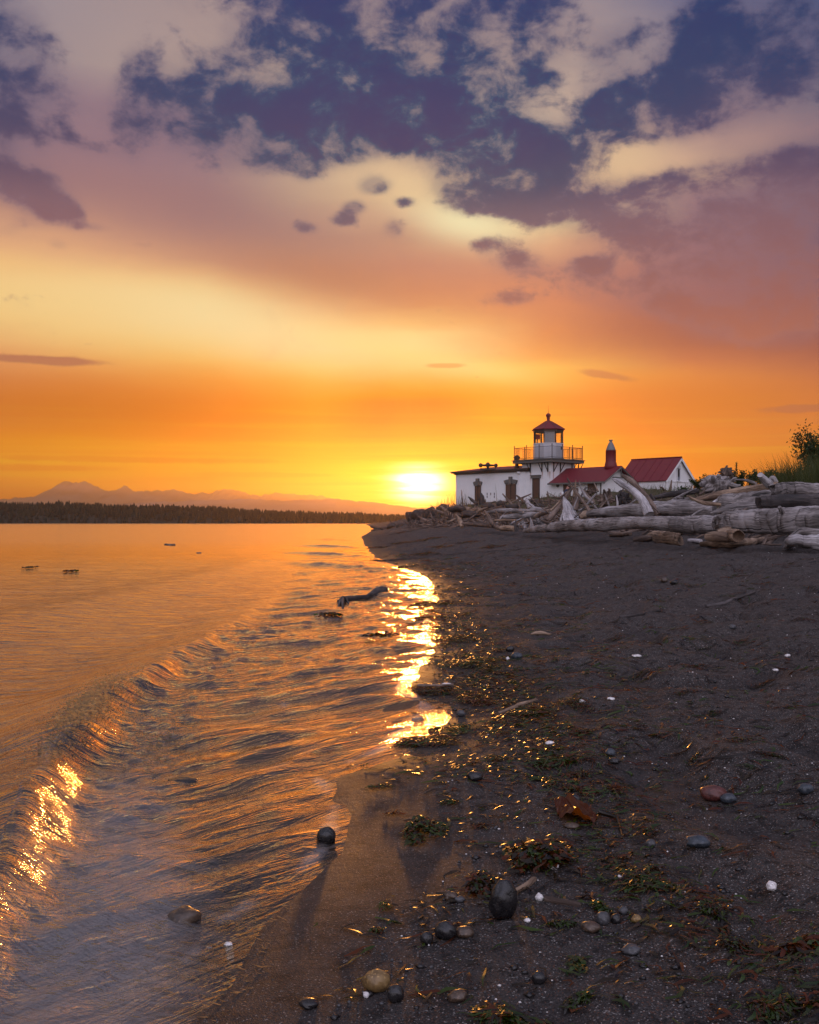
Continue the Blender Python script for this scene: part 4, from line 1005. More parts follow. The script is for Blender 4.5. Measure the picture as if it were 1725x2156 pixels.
def make_wood():
    L = lambda *a, **kw: log(*a, **kw)
    D_ = 'driftwood log'
    L('driftwood_log', 'long pale grey log tapering to a point on the sand, longest in the pile', D_, 1, [(548,822,39,12),(640,808,36,24),(800,793,33,35),(1000,783,30,40),(1200,772,28,40),(1400,772,26.2,45),(1520,780,25.4,53),(1640,784,24.8,57),(1768,788,24.3,57)], 'silver_driftwood', .06, .10, 22, 14, knots=5)
    L('driftwood_log', 'thick pinkish log in front at the pile, butt end notched beside the long log', D_, 2, [(938,815,23.7,60),(1010,806,23.5,82),(1100,800,23.2,88),(1300,798,22.7,101),(1500,795,22.2,109),(1750,790,21.6,115),(2050,785,21,120)], 'tan_driftwood' if 0 else 'silver_driftwood', .07, .10, 24, 14, .35, knots=4)
    L('driftwood_log', 'lumpy pale grey log lying just behind the long log', D_, 1, [(945,716,33,18),(1000,708,32.5,27),(1100,696,32,36),(1280,690,31,40),(1450,684,30,48),(1600,688,29.5,54),(1740,702,29,42)], 'silver_driftwood', .16, .30, 18, 10)
    L('driftwood_log', 'slim tan log lying across the pile towards the grass', D_, 2, [(755,628,31,18),(900,601,31,31),(1050,575,31,36),(1200,550,31,38),(1400,520,31,36)], 'tan_driftwood', .06, .12, 16, 10, knots=2)
    L('driftwood_log', 'short pale log stub sticking up by the grass', D_, 2, [(1335,510,30.7,34),(1290,465,30.6,27),(1262,430,30.5,23)], 'pale_driftwood', .12, .18)
    L('driftwood_log', 'small grey stub half hidden in the grass', D_, 2, [(1385,492,31.5,20),(1360,462,31.5,22),(1335,470,31.5,8)], 'silver_driftwood', .15, .25)
    L('driftwood_branch', 'bent tan branch lying below the slim tan log', 'branch', 2, [(700,603,28,6),(760,632,27.8,14),(830,655,27.6,17),(955,669,27.4,14)], 'tan_driftwood', .05, .1, 12)
    L('driftwood_log', 'broad swirled grey log with a blunt left end, middle of the pile', D_, 2, [(958,650,28.4,46),(1020,645,28.2,60),(1130,634,28.4,60),(1270,618,28.6,54),(1440,596,29,48)], 'silver_driftwood', .18, .25, 20, 10, .3)
    L('driftwood_log', 'bluish grey tapering log below the swirled log', D_, 2, [(870,735,26.8,8),(1000,704,26.8,32),(1150,688,26.8,42),(1320,672,26.8,42)], 'silver_driftwood', .14, .2, 18, 10)
    L('driftwood_log', 'shade darkened round ended log under the top grey log', D_, 2, [(1255,652,25.6,46),(1350,650,25.6,54),(1500,650,25.6,64),(1850,646,25.6,70)], 'dark_driftwood', .14, .2, 20, 10, .1)  # the shadow on this log is put into its dark wood colour
    L('driftwood_log', 'grey log with dark broken end, highest on the pile', D_, 2, [(1366,548,27.6,44),(1420,546,27.6,54),(1520,545,27.6,56),(1680,556,27.6,58),(1950,572,27.6,62)], 'silver_driftwood', .16, .2, 20, 12, .6)
    root_wad('root_stump', 'large upturned grey root stump silhouetted before the shrubs', 'stump', 6, 545, 245, 33, 215, 135, 17, 'silver_driftwood', core=.80, thick=.20)
    root_wad('root_stump', 'ragged dark root knob on top of the large root stump', 'stump', 6, 650, 105, 33.2, 95, 95, 13, 'brown_driftwood', core=.6, thick=.24)
    L('driftwood_branch', 'broken spike standing on the large root stump', 'branch', 6, [(625,110,33.1,40),(640,60,33.1,26),(652,18,33.1,8)], 'brown_driftwood', .35, .35, 14, 6)
    L('driftwood_log', 'thick bleached log leaning up out of the pile, front one of the leaning pair', D_, 5, [(878,108,30.5,16),(915,128,30.4,28),(1010,188,30.2,37),(1130,264,29.9,45),(1220,372,29.5,50),(1288,520,29.2,62)], 'pale_driftwood', .08, .10, 20, 10)
    L('driftwood_log', 'darker thin log leaning behind the bleached leaning log', D_, 5, [(980,62,31.3,16),(1035,95,31.2,30),(1100,148,31.1,32),(1200,248,30.8,32),(1310,392,30.3,36),(1398,520,30,33)], 'brown_driftwood', .10, .14, 16, 10)
    L('driftwood_branch', 'short dark forked piece right of the leaning logs', 'branch', 5, [(1305,275,32,10),(1330,330,32,18),(1372,395,32,16)], 'dark_driftwood', .15, .2, 12)
    # the tipi of sticks
    T_ = 'sticks stacked as a tipi before the lighthouse'
    L('driftwood_pole', 'stout brown pole, left leg of the stick tipi', 'pole', 5, [(388,222,36,18),(260,420,35.2,30),(105,595,34.5,36)], 'brown_driftwood', .08, .1, 14, 10, group=T_)
    L('driftwood_pole', 'long dark crooked pole crossing the tipi down to the long log', 'pole', 5, [(343,96,34.6,7),(400,190,34.4,15),(510,340,34,18),(600,470,33.6,19),(674,554,33.3,13)], 'brown_driftwood', .1, .12, 12, 10, group=T_)
    L('driftwood_stump', 'bleached pointed root flare with deep ridges under the tipi', 'stump', 5, [(298,308,34.6,6),(322,380,34.5,36),(348,480,34.4,66),(352,610,34.3,112)], 'pale_driftwood', .42, .15, 30, 10)
    L('driftwood_pole', 'slim pale stick at the tip of the tipi', 'pole', 5, [(442,112,36.4,4),(434,200,36.4,13),(420,310,36.4,18)], 'tan_driftwood', .1, .1, 10, group=T_)
    L('driftwood_pole', 'grey curved stick behind the tipi tip', 'pole', 5, [(482,118,36.8,4),(500,200,36.8,11),(560,310,36.6,18),(640,385,36.4,15)], 'silver_driftwood', .1, .1, 10, group=T_)
    L('driftwood_pole', 'straight pale stick leaning on the right of the tipi', 'pole', 5, [(674,274,34.6,10),(620,340,34.6,13),(566,402,34.6,12)], 'pale_driftwood', .05, .06, 10, group=T_)
    L('driftwood_plank', 'rough brown slab standing inside the tipi', 'plank', 5, [(452,215,36.6,18),(440,350,36.4,34),(428,470,36.2,32)], 'brown_driftwood', .2, .15, 14, group=T_)
    L('driftwood_pole', 'thick grey brown pole at the back of the tipi', 'pole', 5, [(512,212,37,8),(570,300,37,25),(640,385,37,26)], 'brown_driftwood', .12, .14, 12, group=T_)
    L('driftwood_pole', 'short dark prop at the foot of the tipi', 'pole', 5, [(425,552,33.9,8),(495,485,34,13),(548,424,34.2,9)], 'dark_driftwood', .1, .1, 10, group=T_)
    root_wad('root_stump', 'small grey root ball before the extension window', 'stump', 5, 600, 262, 38, 75, 62, 11, 'brown_driftwood')
    root_wad('root_stump', 'dark upright root stump right of the tipi', 'stump', 5, 780, 335, 37, 95, 118, 14, 'brown_driftwood', core=.66)
    root_wad('root_stump', 'dark hollow stump beside the leaning logs', 'stump', 5, 975, 335, 36, 105, 118, 12, 'dark_driftwood', core=.72)
    L('driftwood_branch', 'pale upright splinter before the dark hollow stump', 'branch', 5, [(908,292,34.8,6),(920,370,34.8,12),(922,460,34.8,11)], 'pale_driftwood', .08, .1, 9)
    L('driftwood_branch', 'low dark branch along the foot of the root stumps', 'branch', 5, [(590,425,35,6),(760,452,35,15),(905,462,35,12)], 'dark_driftwood', .1, .16, 10)
    L('driftwood_log', 'short fresh cut orange log at the foot of the tipi', D_, 5, [(478,545,34.4,36),(540,515,34.5,50),(650,498,34.8,42)], 'tan_driftwood', .12, .16, 16)
    L('driftwood_branch', 'thin crooked branch lying left of the bleached flare', 'branch', 5, [(20,560,34.6,5),(100,598,34.4,12),(185,612,34.3,6)], 'brown_driftwood', .1, .1, 9)
    L('driftwood_branch', 'broken spike at the right foot of the bleached flare', 'branch', 5, [(640,395,34.8,5),(668,430,34.7,13),(690,455,34.6,12)], 'silver_driftwood', .1, .2, 9)
    # between the tipi and the point
    L('driftwood_log', 'pinkish grey log lying below the wing wall', D_, 7, [(680,1115,52,22),(900,1082,51,36),(1100,1078,50,34),(1300,1090,49,36),(1600,1092,48,30)], 'silver_driftwood', .1, .16, 14)
    L('driftwood_log', 'broad weathered log in front of the pinkish grey log', D_, 7, [(920,1195,46,26),(1150,1170,45.5,44),(1400,1150,45,45),(1610,1140,44.5,36)], 'silver_driftwood', .14, .2, 16)
    L('driftwood_log', 'narrow reddish log under the broad weathered log', D_, 7, [(780,1246,45,14),(950,1236,44.6,22),(1160,1242,44,18)], 'tan_driftwood', .1, .14, 12)
    L('driftwood_log', 'low brown log at the sand edge left of the pile', D_, 7, [(290,1292,47,24),(520,1312,46,34),(760,1324,45,38),(935,1382,43,28)], 'brown_driftwood', .12, .2, 14)
    L('driftwood_log', 'short pinkish block of log at the sand edge', D_, 7, [(925,1372,42,42),(1050,1368,41.6,48),(1160,1385,41,38)], 'tan_driftwood', .1, .16, 14)
    L('driftwood_branch', 'white curved root hooking down before the grey slabs', 'branch', 7, [(1340,890,54,18),(1375,975,53,42),(1450,1045,52,46),(1620,1062,51,24)], 'pale_driftwood', .14, .14, 14)
    L('driftwood_branch', 'brown pointed post leaning over the low logs', 'branch', 7, [(652,1078,45,8),(700,1150,44.8,26),(760,1270,44.5,36),(792,1330,44.4,30)], 'brown_driftwood', .2, .2, 12)
    L('driftwood_branch', 'split orange brown post at the sunlit edge of the pile', 'branch', 7, [(180,1145,50,14),(240,1235,49.5,30),(285,1350,49,32)], 'tan_driftwood', .2, .2, 12)
    L('driftwood_branch', 'white pointed stick standing by the tip of the long log', 'branch', 7, [(1398,1180,40,5),(1420,1270,40,22),(1436,1370,40,32)], 'pale_driftwood', .08, .1, 12)
    L('driftwood_branch', 'dark upright snag left of the white pointed stick', 'branch', 7, [(1166,1235,41,6),(1158,1330,41,22),(1172,1420,41,30)], 'dark_driftwood', .2, .2, 12)
    root_wad('root_stump', 'little pinkish root stump between the snag and white stick', 'stump', 7, 1280, 1310, 41.5, 95, 90, 10, 'silver_driftwood')
    root_wad('root_stump', 'grey root stump behind the tip of the long log', 'stump', 7, 1545, 1262, 42, 120, 78, 11, 'silver_driftwood')
    L('driftwood_branch', 'orange lit log leaning on the berm below the first window', 'branch', 7, [(525,1112,54,22),(620,1062,54,27),(700,1036,54,16)], 'tan_driftwood', .1, .1, 12)
    L('driftwood_branch', 'ragged dark branch before the first window', 'branch', 7, [(388,855,62,8),(450,910,61,24),(530,975,60,24)], 'dark_driftwood', .2, .3, 10)
    L('root_stump', 'dark upright stump standing before the first wing window', 'stump', 7, [(585,792,66,16),(600,860,66,42),(615,975,66,62)], 'dark_driftwood', .25, .2, 14)
    L('driftwood_log', 'brown log end running in under the tipi', D_, 7, [(1480,1185,41,26),(1610,1125,40.5,40),(1740,1080,40,36)], 'brown_driftwood', .1, .14, 14)
    L('driftwood_log', 'long brown log on the sunlit berm left of the wing', D_, 8, [(930,250,78,10),(1060,290,75,17),(1200,360,72,20)], 'brown_driftwood', .1, .14, 12)
    L('driftwood_log', 'orange lit log slanting down the berm', D_, 8, [(1040,215,76,10),(1130,290,74,20),(1230,380,72,20)], 'tan_driftwood', .1, .14, 12)
    L('driftwood_log', 'stubby log end on the berm below the wing corner', D_, 8, [(1330,235,70,20),(1420,270,68,30),(1510,260,67,26),(1570,240,66,18)], 'tan_driftwood', .1, .14, 12)
    L('driftwood_branch', 'thin twigs sticking up at the tip of the point', 'branch', 8, [(452,365,110,4),(470,395,110,7),(490,430,110,7)], 'dark_driftwood', .1, .1, 8)
    L('driftwood_post', 'square dark post end at the tip of the point', 'post', 8, [(245,452,125,14),(285,462,124,18),(340,478,122,16)], 'dark_driftwood', .05, .05, 8)
    # in front of the long logs
    L('driftwood_log', 'small brown log end under the long grey log', D_, 2, [(82,906,None,12),(160,902,None,18),(242,899,None,14)], 'brown_driftwood', .1, .16, 12)
    L('driftwood_log', 'stout furrowed stump lying before the long log', D_, 2, [(395,915,None,26),(470,925,None,46),(560,932,None,54),(632,942,None,48)], 'tan_driftwood', .22, .2, 18, 10)
    L('driftwood_log', 'short pink log piece with a clean cut end', D_, 2, [(694,951,None,14),(740,950,None,17),(794,953,None,16)], 'pale_driftwood', .06, .08, 12)
    L('driftwood_log', 'short thick tan log beside the hollow log', D_, 2, [(838,922,22.4,28),(890,918,22.3,40),(960,922,22.2,42),(1030,926,22.1,38)], 'tan_driftwood', .1, .16, 16)
    L('driftwood_log', 'hollow log with a round open dark end', D_, 2, [(1092,914,21.5,46),(1076,912,21.65,53),(1040,908,22.3,50),(1010,904,23,44)], 'tan_driftwood', .05, .08, 20, 5, 1.6)
    L('driftwood_log', 'half buried flat tan log under the hollow log', D_, 2, [(795,978,None,16),(950,968,None,36),(1100,966,None,32),(1250,950,None,24),(1385,930,None,10)], 'tan_driftwood', .14, .2, 14)
    L('driftwood_branch', 'white gnarled driftwood snag, nearest piece before the thick log', 'branch', 2, [(1468,1000,None,22),(1520,948,20.9,46),(1610,952,20.7,52),(1780,970,20.5,62)], 'pale_driftwood', .22, .3, 20, 10)
    L('driftwood_branch', 'bluish grey curved limb above the white gnarled snag', 'branch', 2, [(1520,930,21.2,30),(1580,890,21.2,32),(1660,880,21,30),(1790,892,20.8,26)], 'silver_driftwood', .18, .2, 14)
    L('driftwood_log', 'reddish brown slab left of the furrowed stump', D_, 2, [(262,948,None,14),(335,936,None,26),(412,930,None,18)], 'brown_driftwood', .14, .2, 12)
    L('driftwood_log', 'small tan log wedged under the notch of the thick log', D_, 2, [(925,884,23.2,18),(985,866,23.2,26),(1045,852,23.2,20)], 'tan_driftwood', .1, .14, 12)
    L('driftwood_log', 'blackened log lying before the shed', D_, 2, [(430,610,35,12),(520,592,35,22),(640,576,35,24),(780,560,35,18)], 'dark_driftwood', .18, .25, 12)
    root_wad('root_stump', 'low gnarled root below the blackened log', 'stump', 2, 640, 632, 31.5, 80, 34, 9, 'silver_driftwood')
    L('driftwood_branch', 'dark stub behind the leaning logs', 'branch', 2, [(392,585,33,8),(412,630,33,18),(436,668,33,14)], 'dark_driftwood', .2, .2, 10)
    L('driftwood_log', 'mossy brown log wedged behind the swirled grey log', D_, 2, [(1120,600,29.6,16),(1220,585,29.6,22),(1370,570,29.6,24)], 'tan_driftwood', .1, .14, 12)
    # loose branches lying across the pile at all angles
    gl = 'loose branches crossing the driftwood pile'
    for i, (k, x0, y0, x1, y1, d0, d1, r, mt) in enumerate(((5,470,470,700,400,35.5,36,9,'silver_driftwood'),(5,250,330,520,160,36.8,37.4,12,'brown_driftwood'),(5,380,560,470,300,35,36,10,'pale_driftwood'),(5,700,470,860,300,36,36.6,11,'brown_driftwood'),(5,840,450,760,230,36.4,37,10,'silver_driftwood'),(5,560,200,470,430,37.4,36.6,12,'dark_driftwood'),
        (5,1040,460,1130,330,33,33.6,12,'dark_driftwood'),(5,1010,440,1250,300,32.6,33.5,11,'silver_driftwood'),(5,150,470,330,250,37,38,11,'tan_driftwood'),(5,200,560,40,430,36,38,12,'brown_driftwood'),(5,60,480,260,560,38,36.5,13,'silver_driftwood'),(2,560,640,760,540,32,34,11,'silver_driftwood'),
        (2,780,590,960,520,32.4,33.4,12,'brown_driftwood'),(2,880,660,1040,560,29.6,31.5,11,'pale_driftwood'),(2,1160,700,1010,770,26,25,10,'brown_driftwood'),(2,470,720,620,640,30.8,31.6,10,'tan_driftwood'),(2,1230,500,1060,470,33,34,12,'silver_driftwood'),(2,720,760,880,690,26,27.4,9,'silver_driftwood'),
        (7,850,1290,1010,1090,44.6,47,14,'silver_driftwood'),(7,560,1330,720,1180,46,48,16,'brown_driftwood'),(7,1240,1160,1440,1000,48,51,15,'tan_driftwood'),(7,330,1260,540,1120,50,53,18,'brown_driftwood'),(7,1080,1300,1330,1180,43,44,14,'pale_driftwood'),(7,20,1290,230,1180,58,60,18,'tan_driftwood'),(7,720,1060,980,1000,55,57,15,'brown_driftwood'),(7,1450,1330,1640,1230,41.5,42.5,12,'dark_driftwood'),
        (5,700,250,640,120,37.6,38,10,'brown_driftwood'),(5,300,420,480,560,34.8,34,9,'dark_driftwood'))):
        mx, my = (x0+x1)/2+rng.uniform(-.06,.06)*abs(x1-x0), (y0+y1)/2+rng.uniform(-.10,.10)*abs(y1-y0)-6
        L('driftwood_branch', 'weathered branch lying loose across the driftwood pile', 'branch', k, [(x0,y0,d0,r),(mx,my,(d0+d1)/2,r*.85),(x1,y1,d1,r*.35)], mt, .12, .2, 9, group=gl)
    # stone slabs by the tower, boulders of the point
    for lab, x, y, d, rx, ry in (('flat grey stone slab below the tower door', 560,1575,64,95,42),('brown tilted stone slab below the tower door', 690,1600,62,130,52),('grey stone slab right below the tower', 960,1590,63,120,48),('dark brown stone under the tilted slab', 660,1670,58,110,48),('dark stone under the grey slab', 900,1670,58,80,45)):
        boulder(lab, 4, x, y, d, rx, ry, ang=.5)
    gb = 'riprap boulders along the point'
    for i, (x, y, rx, ry, d) in enumerate(((700,345,60,75,92),(820,335,115,85,90),(950,305,95,85,86),(1075,275,95,75,82),(900,425,120,62,80),(765,435,85,62,86),(1020,385,85,62,78),(1170,315,80,65,78),(605,450,65,45,98),(480,455,65,40,108),(545,485,70,32,104),(405,480,55,30,115),(300,500,60,22,122),(190,524,60,11,132),(1110,400,70,50,74),(1270,330,70,55,72),(660,490,70,30,94),(1340,300,60,50,70))):
        boulder('dark riprap boulder on the low point below the sun', 8, x, y, d, rx, ry, gb, ang=.5)
    for lab, x, y, rx, ry, d in (('rounded brown boulder before the wing between its windows', 915, 975, 75, 62, 60), ('low brown boulder under the second wing window', 1120, 1020, 120, 50, 57), ('brown boulder at the foot of the dark stump', 700, 1010, 110, 52, 60), ('mossy dark boulder below the first wing window', 420, 1150, 160, 70, 57), ('orange lit boulder at the left of the wing wall', 200, 1060, 150, 70, 66)):
        boulder(lab, 7, x, y, d, rx, ry)
    # small broken wood nobody would count
    rr = random.Random(3); mb = MB()
    for i in range(1300):
        y = rr.uniform(20, 80); q = rr.gauss(1.6, 2.6) if rr.random() < .8 else rr.uniform(-1.2, 6)
        x = float(xf(y))+q*min(1, 26/y+.45)
        if q < -1.2 or x > y*.55: continue
        z = gz(x, y); l = rr.uniform(.2, 1.1)*(.7+y/60); a = rr.uniform(0, 6.3); t = rr.uniform(-.15, .45) if rr.random() < .8 else rr.uniform(.4, 1.3); r = rr.uniform(.012, .05)*(.8+y/70)
        d = Vector((math.cos(a)*math.cos(t), math.sin(a)*math.cos(t)*.6, math.sin(t)))*l; p = Vector((x, y, z+r))
        mb.tube([p-d*.3, p+d*.2+Vector((0,0,rr.uniform(-.04,.04))), p+d*.7], [r*.8, r, r*.5], 6, True, .2, i, 0)
    tag(mb.build('driftwood_litter', WOOD['brown_driftwood']), 'broken sticks and bark scattered through the driftwood', None, kind='stuff')
# ------------------------------------------------------------------ plants on the dune
GM = {}
def leaf_mat(name, c1, c2, rough=.6, trans=.45, tcol=None):
    m, g, b = new_mat(name); out = g.N['Material Output']
    tc = g.node('ShaderNodeTexCoord').outputs['Object']
    rnd = g.node('ShaderNodeNewGeometry').outputs['Random Per Island']
    c = g.mix(g.add(g.mul(rnd, .7), g.mul(g.noise(tc, 4., 3.), .3)), c1, c2)
    g.L.new(c, b.inputs['Base Color']); b.inputs['Roughness'].default_value = rough
    t = g.node('ShaderNodeBsdfTranslucent', {'Color': g.mix(.5, c, tcol or c2)})
    g.L.new(g.node('ShaderNodeMixShader', {0: trans, 1: b.outputs[0], 2: t.outputs[0]}).outputs[0], out.inputs[0])
    GM[name] = m
def green_mats():
    leaf_mat('shrub_leaf', (.018,.034,.010,1), (.055,.085,.022,1))
    leaf_mat('dune_grass_blade', (.030,.050,.012,1), (.13,.14,.045,1), .5, .5)
    leaf_mat('dry_grass_blade', (.10,.07,.03,1), (.22,.16,.07,1), .6, .5)
    leaf_mat('kelp_green', (.007,.016,.003,1), (.040,.070,.007,1), .26, .30, (.20,.24,.01,1))
    leaf_mat('kelp_brown', (.006,.005,.003,1), (.026,.016,.007,1), .25, .28, (.30,.10,.015,1))
    leaf_mat('kelp_rust', (.035,.009,.003,1), (.13,.032,.007,1), .26, .40, (.55,.13,.01,1))
    m, g, b = new_mat('twig_bark'); b.inputs['Base Color'].default_value = (.045,.032,.024,1); b.inputs['Roughness'].default_value = .9; GM['bark'] = m
def blade(mb, p, d, L, w, bend, seg=4, tw=0.):
    """tapering grass blade from p towards d, bending over"""
    d = d.normalized(); side = d.cross(Vector((0,0,1)))
    side = (side.normalized() if side.length > .05 else Vector((1,0,0)))
    side = Matrix.Rotation(tw, 3, d) @ side
    h = Vector((d.x, d.y, 0)); h = h.normalized() if h.length > .01 else Vector((1,0,0))
    vs = []; q = p.copy()
    for i in range(seg+1):
        t = i/seg; ww = w*(1-t)**.7*.5+.0008
        vs += [q-side*ww, q+side*ww]
        q = q+(d*(1-bend*t)+h*bend*t*.7-Vector((0,0,1))*bend*t*t*.9).normalized()*L/seg
    mb.add(vs, [(2*i, 2*i+1, 2*i+3, 2*i+2) for i in range(seg)], True)
def tussock(name, lab, cat, c, rx, n, L, w, mat, seed, lean=0.):
    rr = random.Random(seed); mb = MB()
    for i in range(n):
        a = rr.uniform(0, 6.283); r = rx*math.sqrt(rr.random()); x, y = c.x+math.cos(a)*r, c.y+math.sin(a)*r*.8
        p = Vector((x, y, gz(x, y)-.03)); t = rr.gauss(0, .33)
        d = Vector((math.cos(a)*abs(t)+lean+rr.gauss(0,.12), math.sin(a)*abs(t)*.8, 1))
        blade(mb, p, d, L*rr.uniform(.55, 1.15), w*rr.uniform(.6, 1.3), rr.uniform(.15, .75), 5, rr.uniform(-.6,.6))
    return tag(mb.build(name, GM[mat]), lab, cat)
def shrub(lab, k, cx, cy, d, rx, ry, n, ls, seed, sprays=6, cat='shrub'):
    px, py = C(k, cx, cy); c = P(px, py, d); RX, RY = rx*CS(k)*d/F, ry*CS(k)*d/F
    rr = random.Random(seed); base = Vector((c.x, c.y, gz(c.x, c.y)))
    o = empty('shrub', base, lab, cat)
    st = MB(); tips = []
    for i in range(9+sprays):
        a = rr.uniform(0, 6.283); e = rr.uniform(-.2, 1.)
        f = rr.uniform(.6, 1.0)*(1.28 if i < sprays else 1)
        tip = c+Vector((math.cos(a)*RX*f*math.sqrt(max(0,1-max(e,0)**2*.6)), math.sin(a)*RX*f*.6, e*RY*f))
        m = base.lerp(tip, .5)+Vector((rr.uniform(-.2,.2)*RX, rr.uniform(-.2,.2)*RX, .15*RY))
        sm = smooth_path([(base+Vector((rr.uniform(-.15,.15)*RX, 0, -.05)), .035*RX+.006), (m, .02*RX+.005), (tip, .006)], 5)
        st.tube([p for p, r in sm], [r for p, r in sm], 5); tips.append([p for p, r in sm])
    st.build('stem', GM['bark'], o)
    mb = MB(); clumps = [(p, rr.uniform(.16, .36)*RX) for t in tips for p in t[4:]]
    for i in range(n):
        p0, r = rr.choice(clumps); v = Vector((rr.gauss(0,1), rr.gauss(0,1), rr.gauss(0,1)))*r*.55
        p = p0+v; u = Vector((rr.gauss(0,1), rr.gauss(0,1), rr.gauss(0,.7))).normalized(); w = u.cross(Vector((rr.gauss(0,1), rr.gauss(0,1), rr.gauss(0,1)))).normalized()
        l = ls*rr.uniform(.6, 1.3)
        mb.add([p, p+u*l*.45+w*l*.24, p+u*l, p+u*l*.45-w*l*.24], [(0,1,2,3)], False)
    mb.build('foliage', GM['shrub_leaf'], o)
    return o
def make_green():
    shrub('tall leafy shrub rising above the grass at the end of the log pile', 2, 1760, 235, 37, 230, 150, 5200, .11, 3, 9)
    for lab, cx, cy, d, rx, ry, n, s in (('low shrub touching the corner of the shed', 775, 505, 44, 55, 50, 1100, 11), ('dark shrub right of the big root stump', 1090, 455, 41, 62, 62, 1300, 12),
            ('leggy shrub with gaps, second right of the big root stump', 1195, 455, 41.5, 60, 56, 1100, 13), ('rounded shrub behind the short log stub', 1300, 445, 41, 66, 58, 1300, 14), ('dense low shrub before the tall grass', 1420, 440, 40, 70, 56, 1400, 15),
            ('small sprig of leaves on the blackened log before the shed', 650, 548, 36, 46, 22, 420, 16), ('thin shrub between shed and big root stump', 870, 480, 42, 50, 48, 700, 17)):
        shrub(lab, 2, cx, cy, d, rx, ry, n, .085, s, 4)
    c = ground(*C(2, 1640, 505), 30); c = Vector((c.x, 36, 0)) if c.y > 60 else c
    tussock('grass_tussock', 'tall arching green grass tussock below the leafy shrub', 'grass', Vector((P(*C(2, 1640, 500), 35).x, 35, 0)), 1.5, 1500, 1.55, .020, 'dune_grass_blade', 5)
    tussock('grass_tussock', 'second tall grass tussock, nearer the short log stub', 'grass', Vector((P(*C(2, 1480, 500), 36).x, 36, 0)), 1.1, 800, 1.15, .018, 'dune_grass_blade', 6)
    tussock('grass_tussock', 'grass tussock at the outer end of the log pile', 'grass', Vector((P(*C(2, 1790, 500), 33).x, 33, 0)), 1.3, 1000, 1.7, .020, 'dune_grass_blade', 9)
    # seed stalk before the sky
    b = P(*C(2, 1072, 470), 40); mb = MB(); tp = P(*C(2, 1075, 345), 40); mb.tube([Vector((b.x, 40, gz(b.x, 40))), b, tp], [.02,.014,.01], 5)
    rr = random.Random(2)
    for i in range(60):
        p = b.lerp(tp, rr.uniform(.55, 1)); d = Vector((rr.uniform(-1,1), rr.uniform(-1,1), rr.uniform(.2,1.5))); blade(mb, p, d, .12, .03, .3, 2)
    tag(mb.build('dock_plant', GM['dry_grass_blade']), 'single dry seed stalk standing above the shrubs', 'plant')
    # grass nobody would count
    mb = MB(); rr = random.Random(8)
    for i in range(7500):
        y = rr.uniform(27, 84); q = rr.uniform(2.2, 13)
        x = float(xf(y))+q
        if x > .62*y: continue
        z = gz(x, y)
        if z < 1.75 or float(vnoise(np.array([x*.8]), np.array([y*.5]), 5)[0]) < -.15: continue
        # keep the ground by the buildings low
        L = rr.uniform(.25, .6)*(1 if y < 50 else .75)
        blade(mb, Vector((x, y, z-.02)), Vector((rr.gauss(0,.3), rr.gauss(0,.2), 1)), L, .022, rr.uniform(.1,.6), 3)
    tag(mb.build('dune_grass', GM['dune_grass_blade']), 'short dune grass on the berm', None, kind='stuff')
    mb = MB()
    for i in range(520):
        y = rr.uniform(72, 92); px = rr.uniform(436, 470) if rr.random() < .75 else rr.uniform(425, 500)
        x = (px-CX)/F*y; z = gz(x, y)
        blade(mb, Vector((x, y, z-.05)), Vector((rr.gauss(0,.14), 0, 1)), rr.uniform(.5, 1.7), .035, rr.uniform(.05,.4), 4)
    tag(mb.build('beach_grass', GM['dry_grass_blade']), 'thin dry beach grass against the bright sky', None, kind='stuff')
# ------------------------------------------------------------------ things lying on the sand
ST = {}
def stone_mat(name, c1, c2, rough=.35):
    m, g, b = new_mat(name); tc = g.node('ShaderNodeTexCoord').outputs['Object']
    n = g.noise(tc, 26., 5., .6); n2 = g.noise(tc, 160., 2.)
    g.L.new(g.mix(g.ss(.58, .72, n2), g.mix(g.ss(.35, .65, n), c1, c2), tuple(min(1, x*1.7) for x in c2[:3])+(1,)), b.inputs['Base Color']); b.inputs['Roughness'].default_value = rough
    g.L.new(g.bump(g.add(n, g.mul(n2, .4)), .004, .6), b.inputs['Normal']); ST[name] = m
def beach_mats():
    stone_mat('black_stone', (.008,.007,.008,1), (.020,.018,.019,1), .26)
    stone_mat('grey_stone', (.032,.031,.034,1), (.070,.069,.074,1), .45)
    stone_mat('blue_grey_stone', (.022,.028,.036,1), (.050,.060,.074,1), .4)
    stone_mat('red_stone', (.055,.014,.012,1), (.115,.034,.027,1), .4)
    stone_mat('tan_stone', (.13,.075,.028,1), (.25,.155,.06,1), .4)
    stone_mat('brown_stone', (.035,.023,.017,1), (.085,.055,.038,1), .32)
    stone_mat('shell', (.52,.48,.47,1), (.75,.72,.71,1), .4)
def dp(x, y): return x/2.1062, y/2.1062
def stone(lab, x, y, w, h, mat, amp=.22, cat='stone', name='stone', group=None, tall=None, tilt=0., seed=None):
    """stone whose outline in the photo (1725 px copy) is w x h about x, y"""
    SEED[0] += 1; s = seed or SEED[0]
    px, py = dp(x, y+h*.42); g = ground(px, py); d = g.y
    rx = w/2/2.1062*d/F; rz = (tall or h/2*1.0)/2.1062*d/F if tall else min(h/2/2.1062*d/F*1.0, rx*1.15)
    mb = MB(); lump(mb, (0,0,0), (rx, rx*.85, rz), s+11, amp, 4)
    o = mb.build(name, ST[mat]); o.location = (g.x, d+rx*.5, g.z+rz*.72); o.rotation_euler = (0, tilt, random.Random(s).uniform(-.4,.4))
    return tag(o, lab, cat, group)
